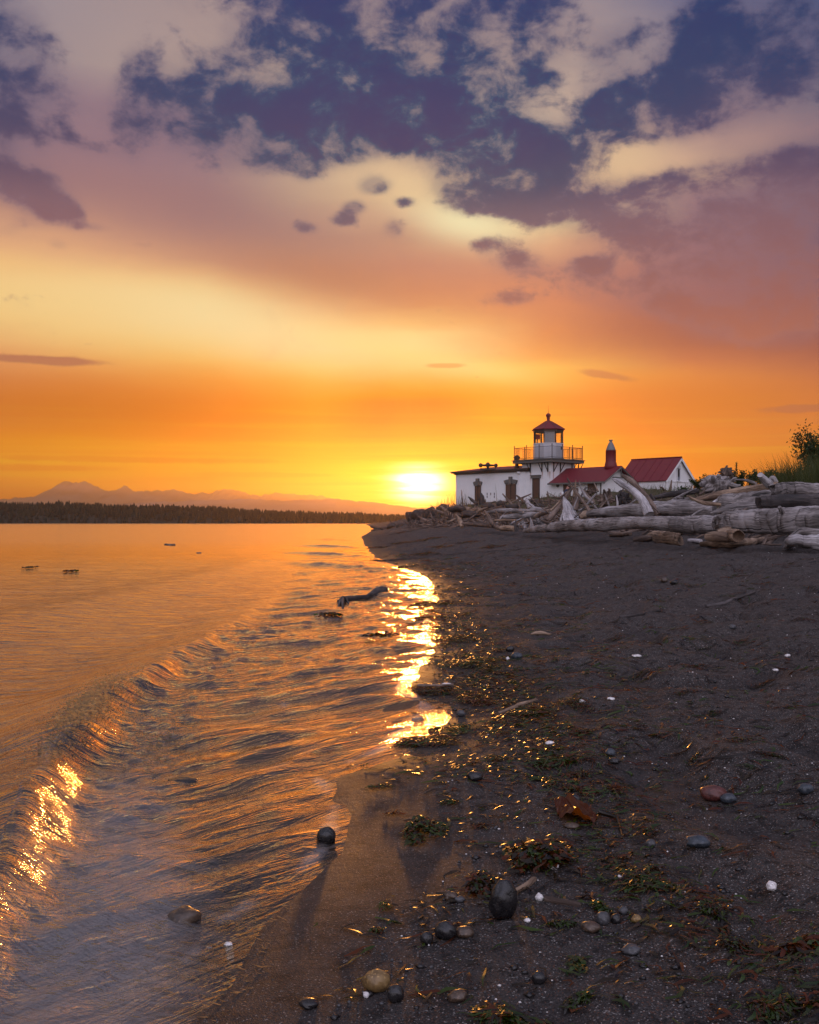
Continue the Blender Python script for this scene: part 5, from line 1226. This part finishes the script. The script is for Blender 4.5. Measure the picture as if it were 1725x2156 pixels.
def ribbon(mb, mi, idx, p, a, L, w, hfun, rr, seg=6, curl=1.2, up=0.):
    """strap of weed lying over the mound hfun"""
    vs = []; x, y = p.x, p.y; ph = rr.uniform(0, 6)
    for i in range(seg+1):
        t = i/seg; ww = w*.5*math.sin(math.pi*min(1, .12+t*.85))**.6
        nx, ny = -math.sin(a), math.cos(a)
        z = hfun(x, y)+.004+up*math.sin(math.pi*t)+abs(math.sin(ph+t*5))*w*.25
        tw = math.sin(ph*1.7+t*4)*.45
        vs += [Vector((x-nx*ww, y-ny*ww, z-ww*tw)), Vector((x+nx*ww, y+ny*ww, z+ww*tw))]
        x += math.cos(a)*L/seg; y += math.sin(a)*L/seg; a += rr.gauss(0, curl)/seg*2.2
    n0 = len(mb.f); mb.add(vs, [(2*i, 2*i+1, 2*i+3, 2*i+2) for i in range(seg)], True)
    mi += [idx]*(len(mb.f)-n0)
def multi(mb, name, mats, mi, parent=None):
    o = mb.build(name, mats[0], parent)
    for m in mats[1:]: o.data.materials.append(m)
    o.data.polygons.foreach_set('material_index', mi); return o
def weed(lab, x, y, w, h, n, mixw=(4,4,2), pile=.5, name='seaweed', group=None, wide=1., long=1., seed=None, ang=None):
    SEED[0] += 1; rr = random.Random(seed or SEED[0])
    px, py = dp(x, y+h*.25); g = ground(px, py); d = g.y
    rx = w/2/2.1062*d/F; fs = max(.06, CAMH/d*.96)
    hm = min(h/2.1062*d/F*pile*.42, rx*.4); ry = max(.02, min((h/2.1062*d/F-hm*.7)/fs/2, rx*2.2))
    H = lambda X, Y: gz(X, Y)+hm*math.exp(-1.3*(((X-g.x)/rx)**2+((Y-g.y)/max(ry, rx*.35))**2))
    mb = MB(); mi = []; sc = max(rx, .05)
    lobes = [(0, 0, .45)]+[(rr.gauss(0, .36), rr.gauss(0, .36), rr.uniform(.24, .5)) for q in range(2+int(w/40))] if n > 60 else [(0, 0, .7)]
    for i in range(int(n*1.9)):
        lx, ly, lr = rr.choice(lobes); a = rr.uniform(0, 6.283); r = rr.random()**.6*lr*(1 if rr.random() < .88 or n < 61 else 1.7)
        p = Vector((g.x+(lx+math.cos(a)*r)*rx, g.y+(ly+math.sin(a)*r)*ry, 0))
        L = min(rr.uniform(.25, .9)*sc*long, .35); ww = rr.uniform(.003, .012)*(.55+sc)*wide
        aa = rr.uniform(0, 6.283) if ang is None else ang+rr.gauss(0, .5)
        p -= Vector((math.cos(aa), math.sin(aa), 0))*L*.4
        Hj = (lambda k: (lambda X, Y: gz(X, Y)+(H(X, Y)-gz(X, Y))*k))(rr.uniform(.25, 1.05))
        ribbon(mb, mi, rr.choices((0,1,2), mixw)[0], p, aa, L, ww, Hj, rr, 7, 1.7, rr.uniform(0, .007))
    return tag(multi(mb, name, [GM['kelp_green'], GM['kelp_brown'], GM['kelp_rust']], mi), lab, 'seaweed', group)
def stick(lab, pts, mat, name='stick', cat='stick', sink=.3):
    tr = []
    for x, y, r in pts:
        px, py = dp(x, y); g = ground(px, py); rm = r/2.1062*g.y/F; tr.append((g+Vector((0,0,rm*(1-sink))), rm))
    SEED[0] += 1; sm = smooth_path(tr, 5); mb = MB(); mb.tube([p for p, r in sm], [r for p, r in sm], 9, True, .25, SEED[0], .15)
    return tag(mb.build(name, WOOD[mat]), lab, cat)
def make_beach():
    s = stone
    s('large black upright rock beside the big kelp pile', 1061, 1902, 60, 84, 'black_stone', .20, 'rock', 'rock', tall=44)
    s('round dark stone in the middle of the row of three', 939, 1964, 46, 40, 'black_stone', .16)
    s('small round dark stone, left of the row of three', 899, 1978, 30, 28, 'black_stone', .12)
    s('flat tan stone, right of the row of three', 979, 1967, 40, 24, 'brown_stone', .18)
    s('yellow tan stone with a white shell before it', 792, 2071, 60, 46, 'tan_stone', .16)
    s('dark rounded stone right of the yellow tan stone', 832, 2097, 38, 40, 'black_stone', .15)
    s('small white shell before the yellow tan stone', 771, 2098, 14, 14, 'shell', .3, 'shell', 'shell')
    s('flat dark stone alone on the wet sand near the shoreline foam', 649, 2118, 42, 20, 'black_stone', .18)
    s('oblong brown stone lying tilted on open sand', 964, 2101, 44, 24, 'brown_stone', .2, tilt=-.25)
    s('round dark stone on open sand beyond the long kelp mat', 1136, 2064, 32, 28, 'black_stone', .12)
    s('round black stone touching the edge of the water', 687, 1763, 40, 40, 'black_stone', .14)
    s('black stone with a glinting top on the smooth sand', 1001, 1637, 34, 22, 'black_stone', .2)
    s('small black stone beyond the rust kelp leaf', 1212, 1686, 24, 24, 'black_stone', .16)
    s('dull red stone beside a blue grey stone', 1507, 1673, 56, 34, 'red_stone', .18)
    s('blue grey stone touching the dull red stone', 1537, 1683, 34, 22, 'blue_grey_stone', .14)
    s('half buried bluish stone in a sand hollow', 1473, 1776, 52, 26, 'blue_grey_stone', .2)
    s('small flat pinkish pebble before the rust kelp leaf', 1206, 1742, 32, 13, 'brown_stone', .15)
    s('narrow flat grey pebble on open sand', 1331, 2004, 40, 20, 'grey_stone', .2, tilt=-.2)
    s('round purple grey stone in the loose green weed', 1271, 1936, 30, 30, 'grey_stone', .14)
    s('small dark stone right of the round purple grey stone', 1299, 1938, 24, 22, 'black_stone', .14)
    s('flat tan stone below the round purple grey stone', 1246, 1956, 40, 22, 'brown_stone', .16)
    s('small dark stone near the loose green weed', 1314, 1920, 20, 18, 'grey_stone', .14)
    s('little tan stone alone right of the flat tan stone', 1342, 1938, 22, 18, 'tan_stone', .2)
    s('grey rounded stone in the kelp band by the water', 971, 1503, 20, 16, 'grey_stone', .14)
    s('bluish stone behind the kelp band', 1089, 1382, 26, 16, 'blue_grey_stone', .18)
    s('dark stone half in the sand behind the kelp band', 1075, 1367, 18, 14, 'black_stone', .18)
    s('grey stone right of the long kelp strand', 1286, 1586, 24, 18, 'blue_grey_stone', .2)
    s('dark stone at the end of the long kelp strand', 1295, 1604, 26, 14, 'black_stone', .2)
    s('small dark stone high on the beach below the logs', 1421, 1227, 18, 13, 'black_stone', .2)
    s('rounded pinkish stone high on the beach below the logs', 1400, 1222, 14, 12, 'brown_stone', .2)
    s('rounded grey stone in a footprint on the right of the beach', 1543, 1322, 16, 12, 'grey_stone', .18)
    s('blue grey stone at the right edge of the sand', 1700, 1664, 34, 24, 'blue_grey_stone', .2)
    s('pale pebble left of the tan kelp scrap', 1372, 1778, 22, 18, 'grey_stone', .2)
    s('brown pebble beside the tail of the kelp pile', 950, 1890, 32, 22, 'brown_stone', .3)
    s('dark pebble below the tail of the kelp pile', 968, 1897, 24, 14, 'grey_stone', .25)
    # white shells and chips that stand out
    for lab, x, y, w, h in (('white shell right of the large black rock', 1136, 1892, 16, 17), ('small white chip below the large black rock', 1111, 1940, 14, 9), ('white shell lying flat among the kelp strands', 1159, 1566, 20, 8),
            ('white chip left of the pair on mid beach', 1226, 1479, 15, 7), ('white chip right of the pair on mid beach', 1288, 1472, 16, 7), ('white chip alone on the upper mid beach', 1343, 1382, 20, 6), ('white chip near the kelp behind the bluish stone', 1070, 1388, 8, 9),
            ('long white shell shard on the open dark sand', 1627, 1868, 22, 20), ('pair of white shells in the big kelp pile', 1166, 1826, 22, 13), ('small white chip in the loose green weed', 1306, 1848, 12, 8), ('white chip on the far right of the mid beach', 1660, 1382, 12, 7), ('white chip left of the rounded grey stone', 1635, 1412, 12, 6),
            ('white flat pebble in the wet kelp band', 940, 1442, 20, 7), ('white chip at the near waterline', 480, 1992, 20, 12), ('smaller white chip at the near waterline', 440, 1997, 14, 8)):
        s(lab, x, y, w, h, 'shell', .35, 'shell', 'shell')
    # seaweed
    wd = weed
    wd('large dark heap of kelp with rust and green straps behind the black rock', 1128, 1790, 142, 96, 640, (3,5,4), 1.7, wide=2.4)
    wd('dark tail of kelp running from the large heap towards the water', 1010, 1850, 96, 62, 330, (2,6,3), 1.3, wide=2.)
    wd('bushy green brown clump of weed alone on smooth sand', 882, 1730, 80, 62, 380, (6,4,2), 1.5, wide=1.6)
    wd('short orange strap beside the bushy clump', 830, 1714, 50, 10, 12, (0,1,5), .5, wide=1.6, ang=.2)
    wd('small green strand beyond the bushy clump', 948, 1690, 60, 13, 40, (6,1,1), .5, ang=.1)
    wd('long dark mat of weed nearest the viewer', 1080, 2148, 200, 40, 330, (5,4,1), .4, wide=1.2)
    wd('weed lying in the sand hollow in the near right of the beach', 1640, 2118, 150, 60, 260, (5,4,1), .3)
    wd('brown kelp strap draped at the right edge above the hollow', 1680, 1990, 110, 30, 26, (1,4,3), .3, wide=2.2, long=2., ang=-.4)
    wd('loose scatter of green weed right of the large kelp heap', 1348, 1838, 120, 80, 190, (6,3,1), .25)
    wd('green tuft of weed on the row of stones', 1262, 1908, 46, 36, 90, (7,3,0), .5)
    wd('dark green tangle right of the loose scatter', 1505, 1912, 84, 56, 120, (5,4,1), .3)
    wd('thin dark strand below the green tuft', 1185, 1946, 80, 14, 60, (4,4,0), .4, ang=0)
    wd('bright green strip of eelgrass lying slantwise', 1216, 2028, 44, 44, 16, (8,0,0), .1, wide=1.6, long=1.6, ang=-1.0)
    wd('flat green weed near the long dark mat', 1228, 2098, 62, 34, 90, (6,3,0), .3)
    wd('dark clump with an orange tip near the grey pebble', 1545, 1985, 90, 60, 120, (2,6,1), .35)
    wd('yellow green thread of weed left of the black rock', 812, 1902, 40, 46, 20, (5,1,2), .1, ang=.9)
    wd('short olive strap beyond the row of three stones', 792, 1962, 44, 12, 22, (4,2,2), .3, ang=.1)
    wd('rust kelp scrap beside the pinkish pebble', 1010, 1740, 44, 12, 24, (0,3,5), .3, ang=.1)
    wd('dark kelp scrap with red edge right of the rust leaf', 1367, 1752, 48, 24, 50, (1,5,3), .5)
    wd('dry tan bundle of eelgrass stalks', 1298, 1660, 60, 24, 50, (1,2,4), .35, ang=-.5, wide=.8)
    for lab, x, y, w, h, n, mx in (('wide brown kelp patch highest in the band by the water', 960, 1338, 120, 30, 130, (3,5,3)), ('thick green kelp patch in the middle of the band', 1000, 1388, 130, 54, 240, (6,4,2)), ('kelp tongue running into the water', 905, 1448, 150, 30, 160, (2,6,3)),
            ('orange brown kelp bank right of the kelp tongue', 1000, 1465, 130, 36, 200, (2,4,5)), ('green kelp bank with sticks in it', 1105, 1497, 140, 34, 190, (6,3,3)), ('long kelp strand at the edge of the wet sand', 905, 1557, 180, 32, 200, (3,5,3)), ('green end of the long kelp strand', 960, 1532, 110, 24, 110, (7,3,1)),
            ('thin kelp line crossing the smooth sand', 1150, 1602, 180, 14, 120, (5,3,3)), ('yellow green kelp line below the thin kelp line', 1150, 1640, 100, 20, 110, (6,2,3)), ('dark kelp lump joined to the yellow green line', 1218, 1628, 56, 30, 90, (3,5,3)), ('kelp heap right of the green kelp bank', 1208, 1478, 70, 30, 110, (4,4,4)),
            ('small kelp lump before the thin line', 1045, 1596, 60, 20, 60, (5,3,3)), ('rusty kelp pieces right of the kelp heap', 1215, 1535, 80, 30, 100, (3,4,4)), ('kelp bits lowest at the bend of the waterline', 800, 1657, 70, 14, 40, (5,2,2)), ('dark weed bar at the shining waterline', 900, 1300, 90, 14, 70, (1,6,3)), ('weed bar above the shining waterline', 930, 1268, 90, 10, 50, (1,6,3))):
        wd(lab, x, y, w, h, n, mx, .35)
    gsm = 'scraps of dark weed along the upper beach'
    for x, y, w in ((1110,1172,120),(1285,1186,110),(1405,1178,70),(1190,1195,60),(1545,1195,90),(1655,1192,80),(1610,1228,80),(1705,1240,60),(1330,1232,60),(1450,1232,70),(1560,1268,70),(1700,1304,60),(1240,1290,50),(1480,1310,50),(1300,1345,60),(1560,1352,80),(1460,1405,90),(1350,1418,60),(1600,1445,80),(1440,1460,70),(1660,1490,90),(1500,1505,60),(1390,1550,40),(1560,1560,90),(1460,1600,50),(1620,1590,100),(990,1185,70),(900,1170,60),(1060,1210,60),(1000,1240,50)):
        wd('small scrap of dark weed on the upper beach', x, y, w, 9, 26, (2,6,2), .5, group=gsm)
    for x, y, w, n in ((800,1152,70,60),(775,1180,60,50),(850,1142,90,70),(835,1122,80,60),(905,1132,90,60),(880,1165,80,70),(930,1150,80,60),(845,1195,70,60),(980,1140,90,60),(1040,1150,80,50),(870,1215,60,50)):
        wd('dark line of wrack on the sand near the point', x, y, w, 8, n*2, (1,7,2), .5, group='wrack lines near the point', wide=1.6)
    # rust kelp leaf: broad folded blade
    g0 = ground(*dp(1225, 1738)); d = g0.y; k = d/F/2.1062; mb = MB(); nx, ny = 30, 13; vs = []
    for i in range(nx):
        for j in range(ny):
            u, v = i/(nx-1), j/(ny-1)-.5; ww = math.sin(math.pi*min(1, .15+u*.8))**.7
            x = (-44+u*80)*k; y = v*.26*ww+.04*math.sin(u*5); z = .008+(.5+.5*math.sin(u*8+v*4))*.026*ww*(1-.4*u)+abs(v)*.05*ww+.008*math.sin(u*23+v*17)+.006*math.sin(v*31+u*9)
            vs.append(Vector((g0.x+x, g0.y+.10+y, gz(g0.x+x, g0.y+.10+y)+z)))
    mb.add(vs, [(i*ny+j, (i+1)*ny+j, (i+1)*ny+j+1, i*ny+j+1) for i in range(nx-1) for j in range(ny-1)])
    o = mb.build('kelp_leaf', GM['kelp_rust']); tag(o, 'broad rust red kelp leaf folded on the sand', 'seaweed')
    mb = MB(); a = ground(*dp(1262, 1722)); b_ = ground(*dp(1300, 1728)); c = ground(*dp(1312, 1768)); mb.tube([a+Vector((0,0,.02)), b_+Vector((0,0,.01)), c+Vector((0,0,.005))], [.010,.007,.004], 7); st = mb.build('stalk', GM['kelp_brown']); st.parent = o
    # sticks
    stick('dark stick with an orange end high on the beach', [(1487,1283,3),(1520,1275,4.5),(1560,1262,4),(1590,1250,3.5)], 'dark_driftwood')
    stick('thin dark twig with a forked end below the logs', [(1305,1302,2.5),(1345,1297,3),(1390,1288,2)], 'dark_driftwood')
    stick('pale tan stick in the green kelp bank', [(1062,1500,3),(1092,1490,5),(1130,1478,4)], 'tan_driftwood')
    stick('second pale stick behind the pale tan stick', [(1050,1505,2),(1074,1497,4),(1090,1492,3)], 'tan_driftwood')
    stick('amber stick lying in the kelp tongue', [(880,1448,4),(915,1450,5),(955,1447,4)], 'brown_driftwood')
    stick('pinkish wood chip on the mid beach', [(1118,1338,2),(1135,1337,5),(1160,1338,2)], 'tan_driftwood', 'wood_chip', 'wood')
    stick('small tan wood piece at the water edge', [(868,1520,4),(890,1516,4)], 'tan_driftwood', 'wood_chip', 'wood')
    stick('yellowish twig running from the black rock', [(1085,1882,4),(1110,1868,4),(1128,1852,3)], 'tan_driftwood')
    stick('thin brown twig right of the white shell', [(1150,1897,3),(1185,1904,4),(1225,1910,3)], 'brown_driftwood')
    stick('dark curved twig on the right of the beach', [(1470,1604,3),(1540,1598,4),(1620,1585,3)], 'dark_driftwood')
    # ---- in the water
    def in_water(x, y, lift=0.):
        px, py = dp(x, y); d = CAMH*F/(py-CY); return P(px, py, d)+Vector((0,0,lift)), d
    c, d = in_water(375, 1968); k = d/F/2.1062; SEED[0] += 1
    mb = MB(); lump(mb, (0,0,0), (40*k, 38*k, 27*k), 8, .22, 4); o = mb.build('rock', ST['brown_stone']); o.location = c+Vector((0,.05,15*k)); o.rotation_euler = (.1,-.35,.3); tag(o, 'wet brown rock standing in the shallow wash', 'rock')
    c, d = in_water(378, 1660); k = d/F/2.1062; mb = MB(); lump(mb, (0,0,0), (34*k, 36*k, 14*k), 18, .2, 4); o = mb.build('rock', ST['black_stone']); o.location = c+Vector((0,.05,4*k)); tag(o, 'dark rock barely breaking the surface of the wash', 'rock')
    c, d = in_water(592, 1706); k = d/F/2.1062; mb = MB(); lump(mb, (0,0,0), (18*k, 16*k, 8*k), 28, .25, 3); o = mb.build('rock', ST['black_stone']); o.location = c+Vector((0,.02,2*k)); tag(o, 'small dark stone awash before the beach', 'rock')
    def floater(lab, pts, mat, name, cat):
        tr = []
        for x, y, r in pts:
            q, d = in_water(x, y); rm = r/2.1062*d/F; tr.append((q+Vector((0,0,rm*.5)), rm))
        SEED[0] += 1; sm = smooth_path(tr, 5); mb = MB(); mb.tube([p for p, r in sm], [r for p, r in sm], 10, True, .25, SEED[0], .15); return tag(mb.build(name, WOOD[mat]), lab, cat)
    floater('short log floating on the open water', [(348,1148,2.2),(358,1149,2.6),(369,1149,2.4)], 'brown_driftwood', 'floating_log', 'driftwood log')
    floater('tiny sliver of wood floating right of the floating log', [(414,1165,1.2),(424,1165,1.4)], 'brown_driftwood', 'floating_log', 'driftwood log')
    o = floater('dark branch stranded in the wash by the shining waterline', [(716,1273,7),(728,1264,6),(745,1262,5),(768,1260,5),(785,1255,7),(800,1249,9),(813,1245,5)], 'dark_driftwood', 'driftwood_branch', 'branch')
    for i, (x, y) in enumerate(((712,1280),(722,1284),(735,1272))):
        a, d = in_water(722, 1266); b_, d2 = in_water(x, y); mb = MB(); mb.tube([a+Vector((0,0,.05)), a.lerp(b_,.5)+Vector((0,0,.06)), b_], [.03,.025,.012], 6, True, .2, i); q = mb.build('twig', WOOD['dark_driftwood']); q.parent = o
    for lab, x, y, w in (('dark float of kelp far out on the water', 145, 1206, 34), ('smaller float of kelp left of the dark float', 60, 1198, 22), ('kelp streak in the wash below the stranded branch', 690, 1300, 60), ('kelp float in the wash left of the kelp tongue', 800, 1345, 80)):
        c, d = in_water(x, y); rr = random.Random(x); mb = MB(); mi = []; wx = w/2/2.1062*d/F
        for i in range(26): ribbon(mb, mi, rr.choices((0,1,2), (2,6,1))[0], Vector((c.x+rr.uniform(-1,.6)*wx, c.y+rr.gauss(0,.08)*d*.1, 0)), rr.gauss(0,.3), wx*.6, .02+.002*d, lambda X, Y: .012, rr, 5, .5, .02)
        tag(multi(mb, 'seaweed', [GM['kelp_green'], GM['kelp_brown'], GM['kelp_rust']], mi), lab, 'seaweed')
    m, g, b = new_mat('spray'); b.inputs['Base Color'].default_value = (.55,.5,.45,1); b.inputs['Roughness'].default_value = .15
    t = g.node('ShaderNodeBsdfTranslucent', {'Color': (1,.88,.55,1)}); g.L.new(g.node('ShaderNodeMixShader', {0: .96, 1: b.outputs[0], 2: t.outputs[0]}).outputs[0], g.N['Material Output'].inputs[0])  # gold tint puts the backlit sun glint into the flecks' own colour
    rr = random.Random(41); mb = MB()
    def drops(n, fy, fx, hi, rlo, rhi, el):
        """thin curled flecks of foam and thrown water"""
        for i in range(n):
            y = fy(); x = float(np.interp(y, _cy, _cx))+fx(); h = float(wave(np.array([x]), np.array([y]))[0][0])
            r = rr.uniform(rlo, rhi); z = h+.001+abs(rr.gauss(0, hi)); t = rr.gauss(0, .35); e = el*rr.uniform(.7, 1.6)
            u = Vector((math.cos(t)*.95, rr.gauss(0,.3), math.sin(t)*.5-.15)).normalized(); v = Vector((rr.gauss(0,.25), .35, 1)).normalized(); c = Vector((x, y, z)); w = u.cross(v)*r*.5
            mb.add([c-u*r*e, c-v*r*.5+w, c+u*r*e, c+v*r*rr.uniform(.4,.8)+w], [(0,1,2,3)], True)
    drops(1900, lambda: rr.triangular(4.1, 6.9, 5.5), lambda: rr.gauss(.0, .06)+.05*math.sin(rr.random()*6), .024, .0022, .0075, 1.6)
    drops(420, lambda: rr.triangular(4.6, 6.4, 5.2), lambda: rr.gauss(.42, .10), .006, .0012, .0035, 5.)
    drops(520, lambda: rr.uniform(2.5, 3.9), lambda: rr.gauss(.05, .14), .012, .001, .0028, 6.)
    drops(520, lambda: rr.triangular(2.3, 3.6, 2.6), lambda: rr.uniform(.1, .9), .004, .001, .0026, 7.)
    tag(mb.build('wave_spray', m), 'drops and flecks of spray along the breaking wavelet', None, kind='stuff')
    # ---- litter nobody would count: weed shreds, grit, shell crumbs
    rr = random.Random(21); mb = MB(); mi = []
    for c in range(900):
        t = rr.random(); y = 2.4*math.exp(t*math.log(34/2.4)) if rr.random() < .7 else rr.uniform(4, 9)
        s_ = abs(rr.gauss(0, 1.1))+.15 if rr.random() < .58 else rr.uniform(.3, .5*y+1.)
        x = float(xs(y))+s_
        if x > .47*y or (y < 4.6 and s_ < .45): continue
        for i in range(rr.randint(2, 9)):
            L = rr.uniform(.02, .10)*(.8+y/9); xx, yy = x+rr.gauss(0,.07)*(1+y/8), y+rr.gauss(0,.05)*(1+y/6)
            ribbon(mb, mi, rr.choices((0,1,2), (4,6,2))[0], Vector((xx, yy, 0)), rr.gauss(0, .8), L, rr.uniform(.004,.012)*(.8+y/9), gz, rr, 3, .8, .004)
    path = [(880,1262),(930,1310),(985,1380),(1010,1440),(1080,1500),(1130,1560),(1180,1610),(1240,1680),(1270,1760),(1310,1840),(1400,1900),(1500,1950),(1600,2060),(1680,2130)]
    for c in range(560):
        k = rr.random()**1.7*(len(path)-1.001); i = int(k); f = k-i
        px, py = dp(path[i][0]*(1-f)+path[i+1][0]*f+rr.gauss(0, 34+k*3), path[i][1]*(1-f)+path[i+1][1]*f+rr.gauss(0, 15+k*2)); g_ = ground(px, py)
        for j in range(rr.randint(3, 12 if k < 7 else 6)):
            y = g_.y; L = rr.uniform(.02, .09)*(.8+y/9); xx, yy = g_.x+rr.gauss(0,.05)*(1+y/7), y+rr.gauss(0,.05)*(1+y/6)
            ribbon(mb, mi, rr.choices((0,1,2), (5,5,3))[0], Vector((xx, yy, 0)), rr.gauss(0, .9), L, rr.uniform(.003,.010)*(.8+y/9), gz, rr, 4, 1.2, .006)
    tag(multi(mb, 'seaweed_litter', [GM['kelp_green'], GM['kelp_brown'], GM['kelp_rust']], mi), 'shreds of weed strewn over the sand', None, kind='stuff')
    def crumbs(name, n, mat, rlo, rhi, lab, seed, near):
        rr = random.Random(seed); mb = MB()
        P0 = [(-1,0,0),(1,0,0),(0,-1,0),(0,1,0),(0,0,-1),(0,0,1)]; FF = [(0,2,5),(2,1,5),(1,3,5),(3,0,5),(2,0,4),(1,2,4),(3,1,4),(0,3,4)]
        for i in range(n):
            y = 2.3*math.exp(rr.random()**near*math.log(24/2.3)); x = float(xs(y))+rr.uniform(.5 if y < 5 else .1, .5*y+1.2)
            if x > .47*y: continue
            r = rr.uniform(rlo, rhi)*(1+y/7); z = gz(x, y); a = rr.uniform(0, 6)
            mb.add([Vector((x+(px*math.cos(a)-py*math.sin(a))*r*rr.uniform(.6,1.3), y+(px*math.sin(a)+py*math.cos(a))*r*rr.uniform(.6,1.3), z+pz*r*.55+r*.2)) for px, py, pz in P0], FF, True)
        tag(mb.build(name, ST[mat]), lab, None, kind='stuff')
    crumbs('gravel', 2600, 'grey_stone', .002, .006, 'fine gravel strewn over the sand', 31, 1.2)
    crumbs('shell_litter', 420, 'shell', .0016, .0042, 'crumbs of white shell strewn over the sand', 32, 1.1)
    crumbs('pebbles', 420, 'black_stone', .004, .012, 'tiny dark pebbles strewn over the sand', 33, 1.2)

# ------------------------------------------------------------------ the figure behind the tipi
def make_person():
    d = 56.; f = lambda x, y, dd=0: P(*C(4, x, y), d+dd)
    J = {'pel': (f(1142,1500,.1), .15), 'spi': (f(1140,1440,.08), .14), 'che': (f(1148,1395,.05), .16), 'nec': (f(1163,1365,.02), .065), 'hea': (f(1176,1345), .095), 'top': (f(1184,1322), .085),
         'shl': (f(1132,1400,-.16), .075), 'ell': (f(1112,1450,-.24), .05), 'wrl': (f(1090,1462,-.22), .036), 'hal': (f(1080,1452,-.22), .04),
         'shr': (f(1150,1398,.22), .075), 'elr': (f(1128,1455,.28), .05), 'wrr': (f(1096,1470,.1), .036),
         'knl': (f(1082,1490,-.2), .085), 'anl': (f(1085,1560,-.22), .055), 'tol': (f(1062,1570,-.26), .045), 'knr': (f(1086,1494,.2), .085), 'anr': (f(1090,1562,.2), .055), 'tor': (f(1066,1570,.16), .045)}
    E = [('pel','spi'),('spi','che'),('che','nec'),('nec','hea'),('hea','top'),('che','shl'),('shl','ell'),('ell','wrl'),('wrl','hal'),('che','shr'),('shr','elr'),('elr','wrr'),('pel','knl'),('knl','anl'),('anl','tol'),('pel','knr'),('knr','anr'),('anr','tor')]
    ks = list(J); base = J['pel'][0]
    me = bpy.data.meshes.new('person'); me.from_pydata([tuple(J[k][0]-base) for k in ks], [(ks.index(a), ks.index(b)) for a, b in E], [])
    o = bpy.data.objects.new('person', me); COL.objects.link(o); o.location = base
    o.modifiers.new('s', 'SKIN')
    for k, v in zip(ks, me.skin_vertices[0].data): v.radius = (J[k][1],)*2; v.use_root = (k == 'pel')
    sd = o.modifiers.new('d', 'SUBSURF'); sd.levels = sd.render_levels = 2
    m, g, b = new_mat('navy_clothes_and_skin'); z = g.node('ShaderNodeSeparateXYZ', {0: g.node('ShaderNodeTexCoord').outputs['Object']}).outputs[2]
    zc = (J['nec'][0]-base).z
    g.L.new(g.mix(g.ss(zc-.01, zc+.01, z), (.014,.018,.045,1), (.42,.20,.15,1)), b.inputs['Base Color']); b.inputs['Roughness'].default_value = .8
    me.materials.append(m); tag(o, 'person in a navy jacket sitting behind the stick tipi', 'person')
    hm, g, b = new_mat('brown_hair'); b.inputs['Base Color'].default_value = (.06,.03,.02,1)
    mb = MB(); lump(mb, J['top'][0]+Vector((.03,.02,.02)), (.105,.11,.095), 4, .15, 3); h = mb.build('hair', hm); h.parent = o; h.data.transform(Matrix.Translation(-base))
    wm, g, b = new_mat('white_plastic'); b.inputs['Base Color'].default_value = (.8,.8,.82,1)
    p = f(1080,1440,-.22); mb = MB(); mb.lathe(p-UP*.09, [(.045,0),(.055,.02),(.065,.16),(.06,.17)], 12); tag(mb.build('cup', wm), 'white cup held up by the person behind the sticks', 'cup')
# ------------------------------------------------------------------ sun, camera, render
def make_cam():
    sun = bpy.data.lights.new('sun', 'SUN'); sun.energy = SUN_E; sun.angle = R(2.2); sun.color = (1., .39, .075)
    so = bpy.data.objects.new('sun', sun); COL.objects.link(so)
    d = Vector((math.sin(R(SUN_AZ))*math.cos(R(SUN_EL)), math.cos(R(SUN_AZ))*math.cos(R(SUN_EL)), math.sin(R(SUN_EL))))
    so.rotation_euler = d.to_track_quat('Z', 'Y').to_euler()
    cam = bpy.data.cameras.new('camera'); cam.sensor_fit = 'VERTICAL'; cam.sensor_height = 36; cam.lens = 36*F/1024
    cam.shift_y = (CY-512)/1024; cam.clip_start = .05; cam.clip_end = 40000
    co = bpy.data.objects.new('camera', cam); COL.objects.link(co)
    co.location = (0, 0, CAMH); co.rotation_euler = (R(90), 0, 0); SC.camera = co
    SC.view_settings.view_transform = 'Standard'; SC.view_settings.look = 'None'; SC.view_settings.exposure = 0; SC.view_settings.gamma = 1
    SC.render.engine = 'CYCLES'; c = SC.cycles
    c.max_bounces = 8; c.diffuse_bounces = 3; c.glossy_bounces = 4; c.transparent_max_bounces = 16; c.volume_bounces = 0
    c.sample_clamp_indirect = 6; c.caustics_reflective = False; c.caustics_refractive = False
    c.use_denoising = True
    try: c.denoiser = 'OPENIMAGEDENOISE'
    except Exception: pass
    c.use_adaptive_sampling = True; c.adaptive_threshold = .01
SUN_E = 1.5
make_world(); make_land(); make_water(); make_far(); make_haze(); setup_stains(); house_mats(); make_lighthouse(); make_shed(); wood_mats(); make_wood()
green_mats(); make_green(); beach_mats(); make_beach(); make_person(); make_cam()
